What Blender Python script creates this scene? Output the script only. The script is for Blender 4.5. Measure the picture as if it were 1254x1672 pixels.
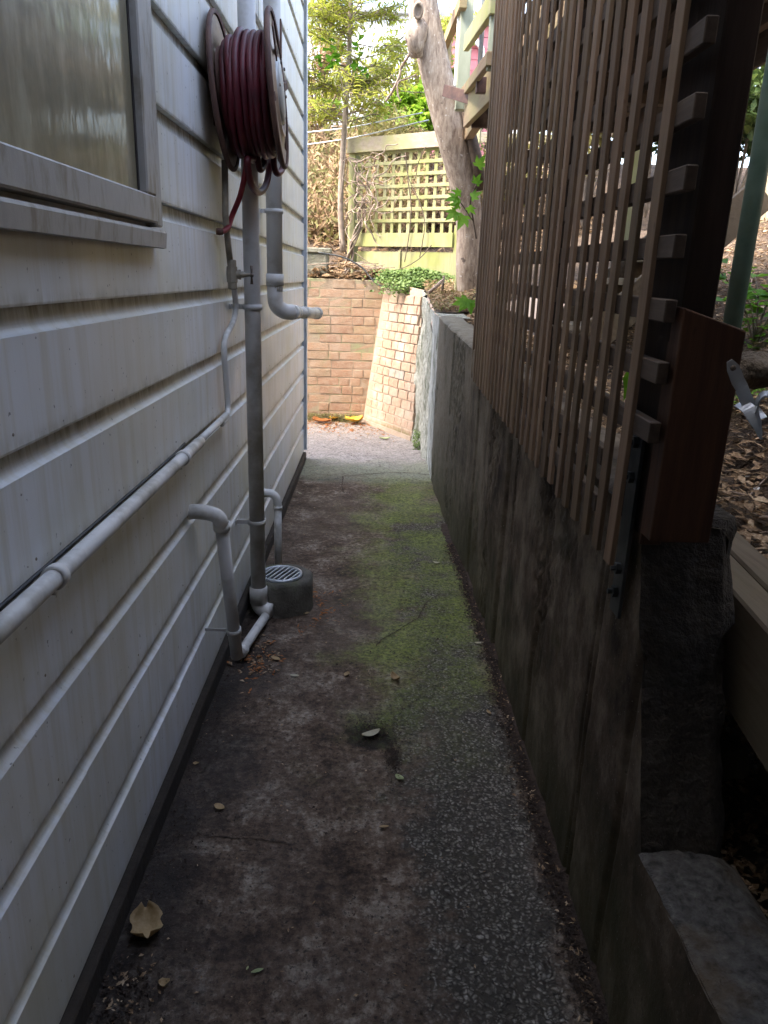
import bpy, math, random
import numpy as np
from mathutils import Vector, Matrix, noise
R=random.Random(7)
for o in list(bpy.data.objects): bpy.data.objects.remove(o)
S=bpy.context.scene
# ------------------------------------------------------------ camera
H=1.6; F=1212.0
AX=np.array([[.9993,.0290,.0160],[-.0070,-.3040,.9526],[.0333,-.9522,-.3035]])  # rows: world axes in camera axes
def ortho(M):
    r=M[0]/np.linalg.norm(M[0]); f=M[1]-r*(M[1]@r); f/=np.linalg.norm(f); u=np.cross(r,f); return np.array([r,f,u])
cd=bpy.data.cameras.new('camera'); cam=bpy.data.objects.new('camera',cd); S.collection.objects.link(cam); S.camera=cam
def setup_axes():
    d=np.array([497-627,4640-836,F]); d/=np.linalg.norm(d)
    w=np.array([618-627,456-836,F]); w/=np.linalg.norm(w); w=w-d*(w@d); w/=np.linalg.norm(w)
    up=-d; r=np.cross(w,up); r/=np.linalg.norm(r)
    if r[0]<0: r=-r
    return np.array([r,w,up])
AX=setup_axes()
m=Matrix.Identity(4)
for i in range(3):
    m[i][0]=AX[i][0]; m[i][1]=-AX[i][1]; m[i][2]=-AX[i][2]
m[2][3]=H; cam.matrix_world=m
cd.sensor_fit='VERTICAL'; cd.sensor_height=36; cd.lens=36*F/1672; cd.clip_start=.02; cd.clip_end=400
# ------------------------------------------------------------ sky, sun, exposure
SUN_EL=math.radians(54); SUN_AZ=math.radians(-112)    # azimuth from +Y (down the passage) towards +X
W=bpy.data.worlds.new('World'); S.world=W; W.use_nodes=True; wn=W.node_tree; bg=wn.nodes['Background']
sky=wn.nodes.new('ShaderNodeTexSky'); sky.sky_type='NISHITA'; sky.sun_disc=False
sky.sun_elevation=SUN_EL; sky.sun_rotation=SUN_AZ; sky.air_density=1.0; sky.dust_density=4.0; sky.ozone_density=1.0
hs=wn.nodes.new('ShaderNodeHueSaturation'); hs.inputs['Saturation'].default_value=.85; wn.links.new(sky.outputs[0],hs.inputs['Color']); wn.links.new(hs.outputs[0],bg.inputs[0]); bg.inputs[1].default_value=.15
sd=bpy.data.lights.new('sun','SUN'); sd.energy=.75; sd.angle=math.radians(14); sd.color=(1,.93,.82)
so=bpy.data.objects.new('sun',sd); S.collection.objects.link(so)
dv=Vector((math.sin(SUN_AZ)*math.cos(SUN_EL),math.cos(SUN_AZ)*math.cos(SUN_EL),math.sin(SUN_EL)))
so.rotation_euler=dv.to_track_quat('Z','Y').to_euler(); so.location=(3,12,12)
S.view_settings.view_transform='Standard'; S.view_settings.look='None'; S.view_settings.gamma=1; S.view_settings.exposure=3.12
S.view_settings.use_curve_mapping=False
S.render.engine='CYCLES'; S.cycles.max_bounces=8; S.cycles.diffuse_bounces=5

# ------------------------------------------------------------ helpers
C=S.collection
CAM=np.array([0,0,H])
def ray(px,py): return AX@np.array([px-627.,py-836.,F])
def aX(px,py,a): v=ray(px,py); return Vector(CAM+v*(a/v[0]))
def aY(px,py,b): v=ray(px,py); return Vector(CAM+v*(b/v[1]))
def aZ(px,py,c): v=ray(px,py); return Vector(CAM+v*((c-H)/v[2]))
def V(*a): return Vector(a)
class MB:
    def __init__(s): s.v=[]; s.f=[]; s.sm=[]
    def add(s,vs,fs,smooth=False):
        b=len(s.v); s.v.extend([tuple(x) for x in vs]); s.f.extend([tuple(b+i for i in f) for f in fs]); s.sm.extend([smooth]*len(fs)); return s
    def box(s,x0,x1,y0,y1,z0,z1,M=None,bev=0.0):
        if bev>0:
            b=bev; vs=[];
            # chamfered box: 24 verts
            X=(x0,x1);Y=(y0,y1);Z=(z0,z1); idx={}
            for i in (0,1):
                for j in (0,1):
                    for k in (0,1):
                        sx=1-2*i; sy=1-2*j; sz=1-2*k
                        for a in range(3):
                            p=[X[i]+sx*b,Y[j]+sy*b,Z[k]+sz*b]
                            p[a]=(X[i],Y[j],Z[k])[a]
                            idx[i,j,k,a]=len(vs); vs.append(p)
            fs=[]
            def q(l,n):
                c=[Vector(vs[t]) for t in l]; nn=(c[1]-c[0]).cross(c[2]-c[0])
                fs.append(l if nn.dot(Vector(n))>0 else l[::-1])
            for a in range(3):
                o=[t for t in range(3) if t!=a]
                for e in (0,1):
                    l=[]
                    for (p,r) in ((0,0),(1,0),(1,1),(0,1)):
                        k=[0,0,0];k[a]=e;k[o[0]]=p;k[o[1]]=r;l.append(idx[k[0],k[1],k[2],a])
                    n=[0,0,0];n[a]=2*e-1;q(l,n)
            for a in range(3):      # edges along axis a
                o=[t for t in range(3) if t!=a]
                for p in (0,1):
                    for r in (0,1):
                        k0=[0,0,0];k0[o[0]]=p;k0[o[1]]=r;k1=list(k0);k1[a]=1
                        l=[idx[(*k0,o[0])],idx[(*k0,o[1])],idx[(*k1,o[1])],idx[(*k1,o[0])]]
                        n=[0,0,0];n[o[0]]=2*p-1;n[o[1]]=2*r-1;q(l,n)
            for i in (0,1):
                for j in (0,1):
                    for k in (0,1): q([idx[i,j,k,0],idx[i,j,k,1],idx[i,j,k,2]],(2*i-1,2*j-1,2*k-1))
        else:
            vs=[(x,y,z) for x in (x0,x1) for y in (y0,y1) for z in (z0,z1)]
            fs=[(0,1,3,2),(4,6,7,5),(0,4,5,1),(2,3,7,6),(0,2,6,4),(1,5,7,3)]
        if M is not None: vs=[M@Vector(p) for p in vs]
        return s.add(vs,fs)
    def beam(s,a,b,w,h,up=(0,0,1),bev=.003,off=(0,0)):
        a=Vector(a);b=Vector(b);d=(b-a);L=d.length;d.normalize();up=Vector(up);sx=d.cross(up).normalized();u=sx.cross(d)
        M=Matrix((sx,d,u)).transposed().to_4x4(); M.translation=a+sx*off[0]+u*off[1]
        return s.box(-w/2,w/2,0,L,-h/2,h/2,M,bev)
    def tube(s,pts,r,n=12,caps=True,smooth=True):
        pts=[Vector(p) for p in pts]; rs=r if hasattr(r,'__len__') else [r]*len(pts)
        vs=[];fs=[]; t0=(pts[1]-pts[0]).normalized(); ref=V(0,0,1) if abs(t0.z)<.9 else V(1,0,0); u=t0.cross(ref).normalized()
        for i,p in enumerate(pts):
            t=(pts[min(i+1,len(pts)-1)]-pts[max(i-1,0)]).normalized()
            u=(u-t*u.dot(t)).normalized(); w=t.cross(u)
            for k in range(n):
                a=2*math.pi*k/n; vs.append(p+(u*math.cos(a)+w*math.sin(a))*rs[i])
        for i in range(len(pts)-1):
            for k in range(n): fs.append((i*n+k,i*n+(k+1)%n,(i+1)*n+(k+1)%n,(i+1)*n+k))
        if caps: fs.append(tuple(range(n))[::-1]); fs.append(tuple((len(pts)-1)*n+k for k in range(n)))
        return s.add(vs,fs,smooth)
    def lathe(s,prof,o,ax,n=32,smooth=True,arc=None):
        o=Vector(o);ax=Vector(ax).normalized();ref=V(0,0,1) if abs(ax.z)<.9 else V(1,0,0);u=ax.cross(ref).normalized();w=ax.cross(u)
        vs=[];fs=[]
        for (r,h) in prof:
            for k in range(n):
                a=2*math.pi*k/n; vs.append(o+ax*h+(u*math.cos(a)+w*math.sin(a))*r)
        for i in range(len(prof)-1):
            for k in range(n): fs.append((i*n+k,i*n+(k+1)%n,(i+1)*n+(k+1)%n,(i+1)*n+k))
        return s.add(vs,fs,smooth)
    def leaf(s,p,d,nm,L,w,curl=0.0):
        p=Vector(p);d=Vector(d).normalized();nm=Vector(nm);sx=d.cross(nm)
        if sx.length<1e-4: sx=d.cross(V(1,.3,.2))
        sx.normalize();nm=sx.cross(d)
        m1=p+d*L*.5+nm*curl*L
        return s.add([p,m1+sx*w/2+nm*w*.15,p+d*L,m1-sx*w/2+nm*w*.15,m1],[(0,4,1),(4,2,1),(0,3,4),(4,3,2)],True)
    def build(s,name,mt,parent=None,loc=None):
        me=bpy.data.meshes.new(name); me.from_pydata(s.v,[],s.f); me.polygons.foreach_set('use_smooth',s.sm); me.update()
        if mt is not None: me.materials.append(mt)
        o=bpy.data.objects.new(name,me); C.objects.link(o)
        if loc: o.location=loc
        if parent is not None: o.parent=parent
        return o
def thing(name,label,cat,loc=(0,0,0),group=None):
    o=bpy.data.objects.new(name,None); C.objects.link(o); o.location=loc; o['label']=label;o['category']=cat; o.empty_display_size=.1
    if group: o['group']=group
    return o
def under(o,root):     # world-coordinate mesh under an Empty that is not at the origin
    o.parent=root; o.location=-root.location; return o
def tag(o,label,cat,group=None):
    o['label']=label;o['category']=cat
    if group:o['group']=group
    return o
def kind(o,k='structure'): o['kind']=k; return o
def catmull(P,n=8):
    P=[Vector(p) for p in P]; Q=[P[0]*2-P[1]]+P+[P[-1]*2-P[-2]]; out=[]
    for i in range(1,len(Q)-2):
        a,b,c,d=Q[i-1:i+3]
        for k in range(n):
            t=k/n; out.append(.5*((2*b)+(c-a)*t+(2*a-5*b+4*c-d)*t*t+(3*b-a-3*c+d)*t**3))
    out.append(P[-1]); return out
def fb(x,y,z=0,o=4): return noise.fractal(Vector((x,y,z)),1.0,2.0,o)   # about -1..1
# ------------------------------------------------------------ materials
def N(nt,t,ins=None,**pr):
    n=nt.nodes.new(t)
    for k,v in pr.items(): setattr(n,k,v)
    for k,v in (ins or {}).items():
        if isinstance(v,bpy.types.NodeSocket): nt.links.new(v,n.inputs[k])
        else: n.inputs[k].default_value=v
    return n
def newmat(name):
    m=bpy.data.materials.new(name); m.use_nodes=True; nt=m.node_tree; return m,nt,nt.nodes['Principled BSDF']
def c4(c): return (*c,1)
def pos(nt,scale=(1,1,1),obj=False):
    s=N(nt,'ShaderNodeTexCoord').outputs['Object'] if obj else N(nt,'ShaderNodeNewGeometry').outputs['Position']
    return N(nt,'ShaderNodeMapping',{'Vector':s,'Scale':scale}).outputs[0]
def nz(nt,v,scale,detail=4,rough=.55,dist=0): return N(nt,'ShaderNodeTexNoise',{'Vector':v,'Scale':scale,'Detail':detail,'Roughness':rough,'Distortion':dist}).outputs['Fac']
def ramp(nt,f,stops,interp='LINEAR'):
    r=N(nt,'ShaderNodeValToRGB',{'Fac':f}); e=r.color_ramp; e.interpolation=interp
    while len(e.elements)<len(stops): e.elements.new(.5)
    for el,(p,c) in zip(e.elements,stops): el.position=p; el.color=c4(c) if hasattr(c,'__len__') else (c,c,c,1)
    return r.outputs[0]
def mix(nt,f,a,b,mode='MIX'):
    n=N(nt,'ShaderNodeMix',data_type='RGBA',blend_type=mode)
    for i,v in ((0,f),(6,a),(7,b)):
        if isinstance(v,bpy.types.NodeSocket): nt.links.new(v,n.inputs[i])
        else: n.inputs[i].default_value=v if i==0 else c4(v)
    return n.outputs[2]
def mth(nt,op,a,b=0.0,clamp=False):
    return N(nt,'ShaderNodeMath',{0:a,1:b},operation=op,use_clamp=clamp).outputs[0]
def sstep(nt,v,a,b): return N(nt,'ShaderNodeMapRange',{'Value':v,'From Min':a,'From Max':b},interpolation_type='SMOOTHSTEP').outputs[0]
def bump(nt,b,h,st=.4,d=.01,nrm=None):
    n=N(nt,'ShaderNodeBump',{'Height':h,'Strength':st,'Distance':d})
    if nrm is not None: nt.links.new(nrm,n.inputs['Normal'])
    nt.links.new(n.outputs[0],b.inputs['Normal']); return n.outputs[0]
def setc(nt,b,c,r=None,spec=None):
    if isinstance(c,bpy.types.NodeSocket): nt.links.new(c,b.inputs['Base Color'])
    else: b.inputs['Base Color'].default_value=c4(c)
    if r is not None:
        if isinstance(r,bpy.types.NodeSocket): nt.links.new(r,b.inputs['Roughness'])
        else: b.inputs['Roughness'].default_value=r
    if spec is not None: b.inputs['Specular IOR Level'].default_value=spec
def rnd(nt): return N(nt,'ShaderNodeObjectInfo').outputs['Random']
def simple(name,c1,c2,sc=8,rough=.7,stretch=(1,1,1),bs=60,bst=.3,bd=.003,vary=0.0,obj=False,metal=0,spec=None,det=5,stain=None,stscale=3):
    m,nt,b=newmat(name); p=pos(nt,stretch,obj); f=nz(nt,p,sc,det,.6)
    c=ramp(nt,f,[(.3,c1),(.7,c2)])
    if stain:
        c=mix(nt,ramp(nt,nz(nt,pos(nt,stretch),stscale,5,.6),[(.48,0),(.66,.85)]),c,stain)
    if vary:
        c=mix(nt,vary,c,ramp(nt,rnd(nt),[(0,[x*.45 for x in c1]),(.5,c1),(1,[min(1,x*1.6) for x in c2])]))
    setc(nt,b,c,rough,spec); b.inputs['Metallic'].default_value=metal
    bump(nt,b,nz(nt,p,bs,4,.6),bst,bd); return m
def leafmat(name,cols,sc=9,tr=.3,rough=.5):
    m,nt,b=newmat(name); p=pos(nt); f=mth(nt,'ADD',mth(nt,'MULTIPLY',nz(nt,p,sc,2),.6),mth(nt,'MULTIPLY',N(nt,'ShaderNodeTexWhiteNoise',{'Vector':N(nt,'ShaderNodeVectorMath',{0:p,1:(28,28,28)},operation='MULTIPLY').outputs[0]}).outputs[0],.0))
    f2=nz(nt,p,sc*7,2)
    f=mth(nt,'ADD',f,mth(nt,'MULTIPLY',f2,.45))
    c=ramp(nt,f,[(.33+.38*i/(len(cols)-1),x) for i,x in enumerate(cols)])
    setc(nt,b,c,rough,.3)
    t=N(nt,'ShaderNodeBsdfTranslucent',{'Color':c}); mx=N(nt,'ShaderNodeMixShader',{0:tr,1:b.outputs[0],2:t.outputs[0]})
    nt.links.new(mx.outputs[0],nt.nodes['Material Output'].inputs[0]); return m

def mat_siding():
    m,nt,b=newmat('painted_board'); P=pos(nt); oz=N(nt,'ShaderNodeSeparateXYZ',{0:N(nt,'ShaderNodeTexCoord').outputs['Object']}).outputs[2]
    base=ramp(nt,nz(nt,pos(nt,(1,1,1)),1.3,3),[(.3,(.70,.715,.73)),(.7,(.79,.80,.81))])
    drip=nz(nt,pos(nt,(1,14,.7)),1.6,5,.65)
    c=mix(nt,ramp(nt,drip,[(.46,0),(.70,.55)]),base,(.52,.47,.33)); c=mix(nt,ramp(nt,nz(nt,pos(nt,(1,1,.8)),.9,4,.6),[(.44,0),(.66,.5)]),c,(.60,.53,.36))
    drip2=nz(nt,pos(nt,(1,40,1.0)),1.4,3,.5)
    c=mix(nt,ramp(nt,drip2,[(.64,0),(.76,.3)]),c,(.42,.39,.31))
    # grime collects in the cove under each lap and along the bottom lip
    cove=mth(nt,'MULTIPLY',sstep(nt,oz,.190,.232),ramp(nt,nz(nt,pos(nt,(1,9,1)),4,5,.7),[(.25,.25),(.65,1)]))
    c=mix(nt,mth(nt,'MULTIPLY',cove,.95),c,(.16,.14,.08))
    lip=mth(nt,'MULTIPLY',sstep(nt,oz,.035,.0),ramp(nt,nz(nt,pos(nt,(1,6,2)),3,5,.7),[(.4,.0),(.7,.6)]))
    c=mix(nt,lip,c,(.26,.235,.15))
    sp=ramp(nt,nz(nt,P,70,2,.5),[(.71,0),(.76,.7)]); c=mix(nt,sp,c,(.07,.06,.045))
    gp=ramp(nt,nz(nt,P,2.2,5,.6),[(.46,0),(.68,.55)]); c=mix(nt,gp,c,(.58,.56,.42))
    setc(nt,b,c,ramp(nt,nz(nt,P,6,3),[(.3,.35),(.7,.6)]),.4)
    h=mth(nt,'ADD',nz(nt,pos(nt,(1,.4,1)),9,3),mth(nt,'MULTIPLY',nz(nt,P,120,2),.12)); bump(nt,b,h,.22,.006); return m
def mat_ground():
    m,nt,b=newmat('old_concrete'); P=pos(nt); xyz=N(nt,'ShaderNodeSeparateXYZ',{0:P}); x,y=xyz.outputs[0],xyz.outputs[1]
    big=nz(nt,P,1.7,5,.6,.4); med0=nz(nt,P,5,6,.65); fine=nz(nt,P,48,7,.78); vf=nz(nt,P,150,4,.75); med=mth(nt,'ADD',mth(nt,'MULTIPLY',med0,.5),mth(nt,'MULTIPLY',nz(nt,P,34,6,.75),.5))
    wob=mth(nt,'MULTIPLY',mth(nt,'SUBTRACT',nz(nt,P,3.2,8,.72),.5),1.1)
    base=ramp(nt,med,[(.38,(.022,.013,.008)),(.46,(.095,.058,.036)),(.53,(.185,.132,.092)),(.62,(.42,.355,.285))])
    base=mix(nt,ramp(nt,big,[(.35,.55),(.6,0)]),base,(.055,.033,.021))
    # worn strip on the right with the aggregate showing
    u=mth(nt,'ADD',x,wob); agg=mth(nt,'MULTIPLY',sstep(nt,u,.08,.26),sstep(nt,mth(nt,'ADD',x,mth(nt,'MULTIPLY',wob,.3)),.53,.46))
    agg=mth(nt,'MULTIPLY',agg,sstep(nt,mth(nt,'ADD',y,wob),5.4,4.6))
    vor=N(nt,'ShaderNodeTexVoronoi',{'Vector':N(nt,'ShaderNodeMapping',{'Vector':mix(nt,.035,P,N(nt,'ShaderNodeTexNoise',{'Vector':P,'Scale':30}).outputs[1])}).outputs[0],'Scale':92})
    peb=ramp(nt,mth(nt,'ADD',vor.outputs['Distance'],mth(nt,'MULTIPLY',mth(nt,'SUBTRACT',fine,.5),.9)),[(.20,1),(.60,0)])
    aggc=mix(nt,peb,(.055,.045,.034),ramp(nt,vor.outputs['Color'],[(.1,(.12,.105,.085)),(.5,(.30,.275,.23)),(.9,(.52,.485,.42))]))
    c=mix(nt,agg,base,aggc)
    hx=mth(nt,'MULTIPLY',mth(nt,'SUBTRACT',x,HX),mth(nt,'SUBTRACT',x,HX)); yy=mth(nt,'SUBTRACT',y,HY); dd=mth(nt,'SQRT',mth(nt,'ADD',hx,mth(nt,'MULTIPLY',yy,yy)))
    hole=sstep(nt,mth(nt,'ADD',dd,mth(nt,'MULTIPLY',mth(nt,'SUBTRACT',nz(nt,P,14,5,.7),.5),.16)),.10,.07); c=mix(nt,hole,c,(.016,.010,.007))
    # moss
    ms=mth(nt,'MULTIPLY',sstep(nt,u,-.22,.16),mth(nt,'MULTIPLY',sstep(nt,mth(nt,'ADD',y,mth(nt,'MULTIPLY',wob,2)),1.9,3.3),sstep(nt,mth(nt,'ADD',y,wob),7.2,6.0)))
    ms=mth(nt,'MULTIPLY',ms,ramp(nt,nz(nt,P,2.6,6,.7),[(.40,.0),(.47,.55),(.58,1)]))
    mossc=ramp(nt,fine,[(.32,(.045,.060,.014)),(.66,(.31,.38,.075))])
    c=mix(nt,mth(nt,'MULTIPLY',ms,.82),c,mossc)
    # paler swept slab at the far end
    far=sstep(nt,mth(nt,'ADD',y,mth(nt,'MULTIPLY',wob,.5)),5.7,6.1)
    farc=ramp(nt,nz(nt,P,12,6,.7),[(.3,(.26,.225,.205)),(.7,(.44,.40,.37))]); 
    farc=mix(nt,mth(nt,'MULTIPLY',sstep(nt,mth(nt,'ADD',y,wob),6.7,6.2),.55),farc,(.22,.26,.13))
    c=mix(nt,far,c,farc)
    # damp dark left margin
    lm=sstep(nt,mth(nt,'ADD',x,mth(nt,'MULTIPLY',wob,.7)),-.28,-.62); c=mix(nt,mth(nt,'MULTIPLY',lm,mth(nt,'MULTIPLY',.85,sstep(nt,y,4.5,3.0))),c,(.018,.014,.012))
    c=mix(nt,1,c,ramp(nt,fine,[(.32,.30),(.5,.85),(.68,1.0)]),'MULTIPLY'); c=mix(nt,ramp(nt,vf,[(.60,0),(.74,.5)]),c,(.30,.26,.22)); c=mix(nt,ramp(nt,nz(nt,P,70,4,.7),[(.57,0),(.66,.85)]),c,(.010,.007,.005)); c=mix(nt,ramp(nt,nz(nt,P,22,5,.75),[(.60,0),(.68,.7)]),c,(.014,.009,.007))
    setc(nt,b,c,ramp(nt,big,[(.3,.55),(.7,.9)]),.35)
    h=mth(nt,'ADD',mth(nt,'MULTIPLY',med,.6),mth(nt,'ADD',mth(nt,'MULTIPLY',fine,.35),mth(nt,'MULTIPLY',mth(nt,'MULTIPLY',peb,agg),.5)))
    bump(nt,b,h,.9,.012); return m
def mat_wall():
    m,nt,b=newmat('board_marked_concrete'); P=pos(nt); xyz=N(nt,'ShaderNodeSeparateXYZ',{0:P}); y,z=xyz.outputs[1],xyz.outputs[2]
    v=pos(nt,(1,1.3,1)); n1=nz(nt,v,3.2,7,.68); n2=nz(nt,P,26,5,.7); n3=nz(nt,pos(nt,(1,1.2,.9)),42,5,.7)
    c=ramp(nt,n1,[(.34,(.024,.016,.011)),(.48,(.085,.062,.043)),(.62,(.20,.16,.12))])
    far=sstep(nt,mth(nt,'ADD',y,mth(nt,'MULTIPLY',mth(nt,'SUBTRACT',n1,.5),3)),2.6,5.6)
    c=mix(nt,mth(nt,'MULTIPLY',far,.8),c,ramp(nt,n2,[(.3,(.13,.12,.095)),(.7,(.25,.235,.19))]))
    low=sstep(nt,mth(nt,'ADD',z,mth(nt,'MULTIPLY',mth(nt,'SUBTRACT',n1,.5),.8)),.55,.05); c=mix(nt,mth(nt,'MULTIPLY',low,.5),c,(.075,.075,.035))
    c=mix(nt,ramp(nt,n3,[(.60,0),(.68,.7)]),c,(.03,.022,.017)); c=mix(nt,ramp(nt,nz(nt,P,140,2),[(.68,0),(.76,.6)]),c,(.35,.32,.28))
    c=mix(nt,ramp(nt,nz(nt,P,4.5,5,.6),[(.6,0),(.72,.4)]),c,(.05,.06,.02))
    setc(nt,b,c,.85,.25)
    h=mth(nt,'ADD',mth(nt,'MULTIPLY',n2,.5),mth(nt,'ADD',mth(nt,'MULTIPLY',n3,.35),mth(nt,'MULTIPLY',nz(nt,P,120,3),.2))); bump(nt,b,h,.6,.008); return m
def mat_brick(name,cols,lime):
    m,nt,b=newmat(name); P=pos(nt); r=rnd(nt)
    c=ramp(nt,r,cols); c=mix(nt,ramp(nt,nz(nt,P,26,5,.7),[(.35,.0),(.62,.65)]),c,(.47,.35,.25)); c=mix(nt,ramp(nt,nz(nt,P,60,4,.6),[(.60,0),(.7,.5)]),c,(.20,.13,.09))
    c=mix(nt,ramp(nt,nz(nt,P,3.5,5,.6),[(.5,0),(.68,lime)]),c,(.52,.46,.38))
    c=mix(nt,ramp(nt,nz(nt,P,4.3,4,.6,1),[(.55,0),(.7,.3)]),c,(.26,.27,.13))
    z=N(nt,'ShaderNodeSeparateXYZ',{0:P}).outputs[2]; c=mix(nt,mth(nt,'MULTIPLY',sstep(nt,mth(nt,'ADD',z,mth(nt,'MULTIPLY',nz(nt,P,5,4),.25)),.26,.12),.8),c,(.10,.12,.035))
    setc(nt,b,c,.9,.2); bump(nt,b,nz(nt,P,70,4,.7),.6,.006); return m
def mat_wood(name,c1,c2,axis='z',vary=.25,rough=.75,green=None,gs=2.5,ga=.6):
    m,nt,b=newmat(name); st={'z':(14,14,.8),'y':(14,.8,14),'x':(.8,14,14),'u':(6,6,14)}[axis]
    f=nz(nt,pos(nt,st),3,6,.7); c=ramp(nt,f,[(.3,c1),(.7,c2)])
    if green: c=mix(nt,ramp(nt,nz(nt,pos(nt),gs,5,.65),[(.42,0),(.62,ga)]),c,green)
    if vary: c=mix(nt,vary,c,ramp(nt,rnd(nt),[(0,[k*.5 for k in c1]),(1,[min(k*1.5,1) for k in c2])]))
    kn=ramp(nt,nz(nt,pos(nt,(5,5,2)),6,2),[(.72,0),(.78,.6)]); c=mix(nt,kn,c,[k*.3 for k in c1])
    setc(nt,b,c,rough,.25); bump(nt,b,f,.5,.003); return m
HX,HY,_=aZ(608,1198,0)
MT={}
MT['siding']=mat_siding(); MT['ground']=mat_ground(); MT['wall']=mat_wall()
MT['brick_a']=mat_brick('brick_tan',[(0,(.34,.19,.12)),(.35,(.42,.25,.16)),(.7,(.44,.29,.18)),(1,(.36,.24,.15))],.25)  # tan brick of the end wall
MT['brick_b']=mat_brick('brick_pale',[(0,(.30,.18,.125)),(.5,(.34,.215,.15)),(.93,(.36,.25,.18)),(1,(.25,.24,.23))],.6)
MT['mortar']=simple('mortar',(.32,.24,.165),(.42,.33,.24),12,.95,bs=90,bst=.6,bd=.006,stain=(.30,.32,.16))
MT['mortar_lime']=simple('limey_mortar',(.32,.24,.175),(.42,.33,.25),10,.95,bs=90,bst=.6,bd=.006)
MT['slat']=mat_wood('dark_slat_timber',(.075,.047,.030),(.22,.145,.095),'z',.35,green=(.10,.10,.045),ga=.3)
MT['batten']=mat_wood('batten_timber',(.045,.030,.022),(.11,.08,.06),'y',.2)
MT['post']=mat_wood('dark_post_timber',(.02,.012,.009),(.05,.031,.022),'z',.0)
MT['redpost']=mat_wood('red_brown_timber',(.042,.019,.012),(.10,.048,.028),'z',.0,rough=.6)
MT['trellis']=mat_wood('green_mossed_timber',(.22,.21,.11),(.37,.35,.20),'z',.2,green=(.28,.30,.085),gs=4,ga=.85)
MT['toprail']=mat_wood('grey_mossed_timber',(.24,.19,.145),(.38,.32,.25),'u',.0,green=(.32,.32,.12),gs=3,ga=.7)
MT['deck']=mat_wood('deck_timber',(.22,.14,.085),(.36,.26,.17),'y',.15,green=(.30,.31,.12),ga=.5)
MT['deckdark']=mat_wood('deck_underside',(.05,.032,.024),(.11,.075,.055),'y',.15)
MT['railpaint']=simple('sage_paint',(.26,.28,.19),(.35,.37,.27),5,.6,(3,3,1),vary=.15)
MT['sleeper']=mat_wood('sleeper_timber',(.085,.060,.038),(.155,.118,.08),'y',.15,green=(.16,.15,.09),ga=.35)
MT['sleeper_face']=MT['sleeper']
MT['pvc']=simple('grey_pvc',(.48,.47,.455),(.60,.59,.57),3,.42,bs=40,bst=.1,bd=.002,stain=(.30,.27,.22),stscale=5)
MT['pvclight']=simple('weathered_pvc',(.58,.575,.55),(.72,.71,.68),4,.45,bs=60,bst=.15,bd=.002,stain=(.27,.25,.20),stscale=6)
MT['brass']=simple('painted_brass_fitting',(.20,.17,.12),(.34,.30,.23),20,.6,bs=120,bst=.3,bd=.003)
MT['tap']=simple('tap_metal',(.09,.07,.06),(.2,.16,.13),30,.5,metal=.6)
MT['rust']=simple('rusted_paint',(.06,.028,.022),(.15,.075,.05),14,.7,bs=60,bst=.4,bd=.004,stain=(.06,.025,.018),stscale=8)
MT['flange']=simple('rusty_tan_sheet',(.38,.27,.18),(.52,.42,.31),7,.45,bs=60,bst=.3,bd=.003,stain=(.12,.05,.03),stscale=7)
MT['galv']=simple('galvanised_steel',(.42,.45,.48),(.58,.61,.64),25,.45,metal=.55,bs=80,bst=.1,bd=.001)
MT['galvplate']=simple('dull_steel_plate',(.30,.31,.30),(.5,.5,.48),12,.5,metal=.5,bs=60,bst=.2,bd=.002)
MT['darksteel']=simple('dark_steel',(.035,.04,.042),(.09,.095,.095),18,.55,metal=.6,bs=80,bst=.3,bd=.002)
MT['hose']=simple('burgundy_rubber',(.045,.003,.007),(.115,.009,.017),9,.48,bs=90,bst=.15,bd=.002,spec=.45)
MT['hosered']=simple('red_rubber',(.20,.008,.02),(.30,.02,.035),9,.45,bs=90,bst=.1,bd=.002)
MT['gully']=simple('mossy_gully_concrete',(.05,.045,.035),(.15,.14,.115),9,.9,bs=60,bst=.8,bd=.012,stain=(.07,.085,.03),stscale=5)
MT['concdark']=simple('dark_rubble_concrete',(.018,.014,.010),(.06,.048,.036),10,.95,bs=40,bst=.9,bd=.02,stain=(.02,.016,.012))
MT['stepconc']=simple('pebbly_step_concrete',(.035,.031,.028),(.16,.148,.13),45,.9,bs=90,bst=.9,bd=.012,stain=(.13,.085,.04),stscale=3.5)
MT['render']=simple('pale_rough_render',(.34,.35,.33),(.58,.59,.56),6,.92,(2,2,1),bs=45,bst=.9,bd=.02,stain=(.10,.115,.06),stscale=5)
MT['rough']=simple('rough_limed_concrete',(.26,.26,.20),(.62,.61,.54),18,.95,(2,2,1),bs=38,bst=1,bd=.03,stain=(.09,.11,.05),stscale=4)
MT['trim']=simple('blue_white_trim',(.55,.58,.62),(.66,.69,.73),6,.4,(3,3,1),bs=50,bst=.1,bd=.002,stain=(.28,.30,.32),stscale=5)
MT['winframe']=simple('grey_window_paint',(.36,.335,.30),(.48,.455,.41),4,.5,(2,6,2),bs=70,bst=.2,bd=.003,stain=(.24,.20,.14),stscale=4)
MT['rubber']=simple('black_seal',(.02,.017,.015),(.05,.04,.035),9,.7)
MT['plinth']=simple('dark_plinth',(.018,.013,.009),(.045,.034,.024),9,.9,bs=50,bst=.5,bd=.008)
MT['soil']=simple('bank_soil',(.045,.028,.018),(.14,.095,.06),16,.95,bs=50,bst=1,bd=.03)
MT['dirt']=simple('dark_dirt',(.022,.014,.010),(.07,.045,.032),40,.95,bs=110,bst=1,bd=.01)
MT['rock']=simple('stone',(.15,.145,.11),(.30,.29,.22),7,.9,bs=30,bst=.8,bd=.02,stain=(.20,.24,.09),stscale=4)
MT['bark']=None
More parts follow.
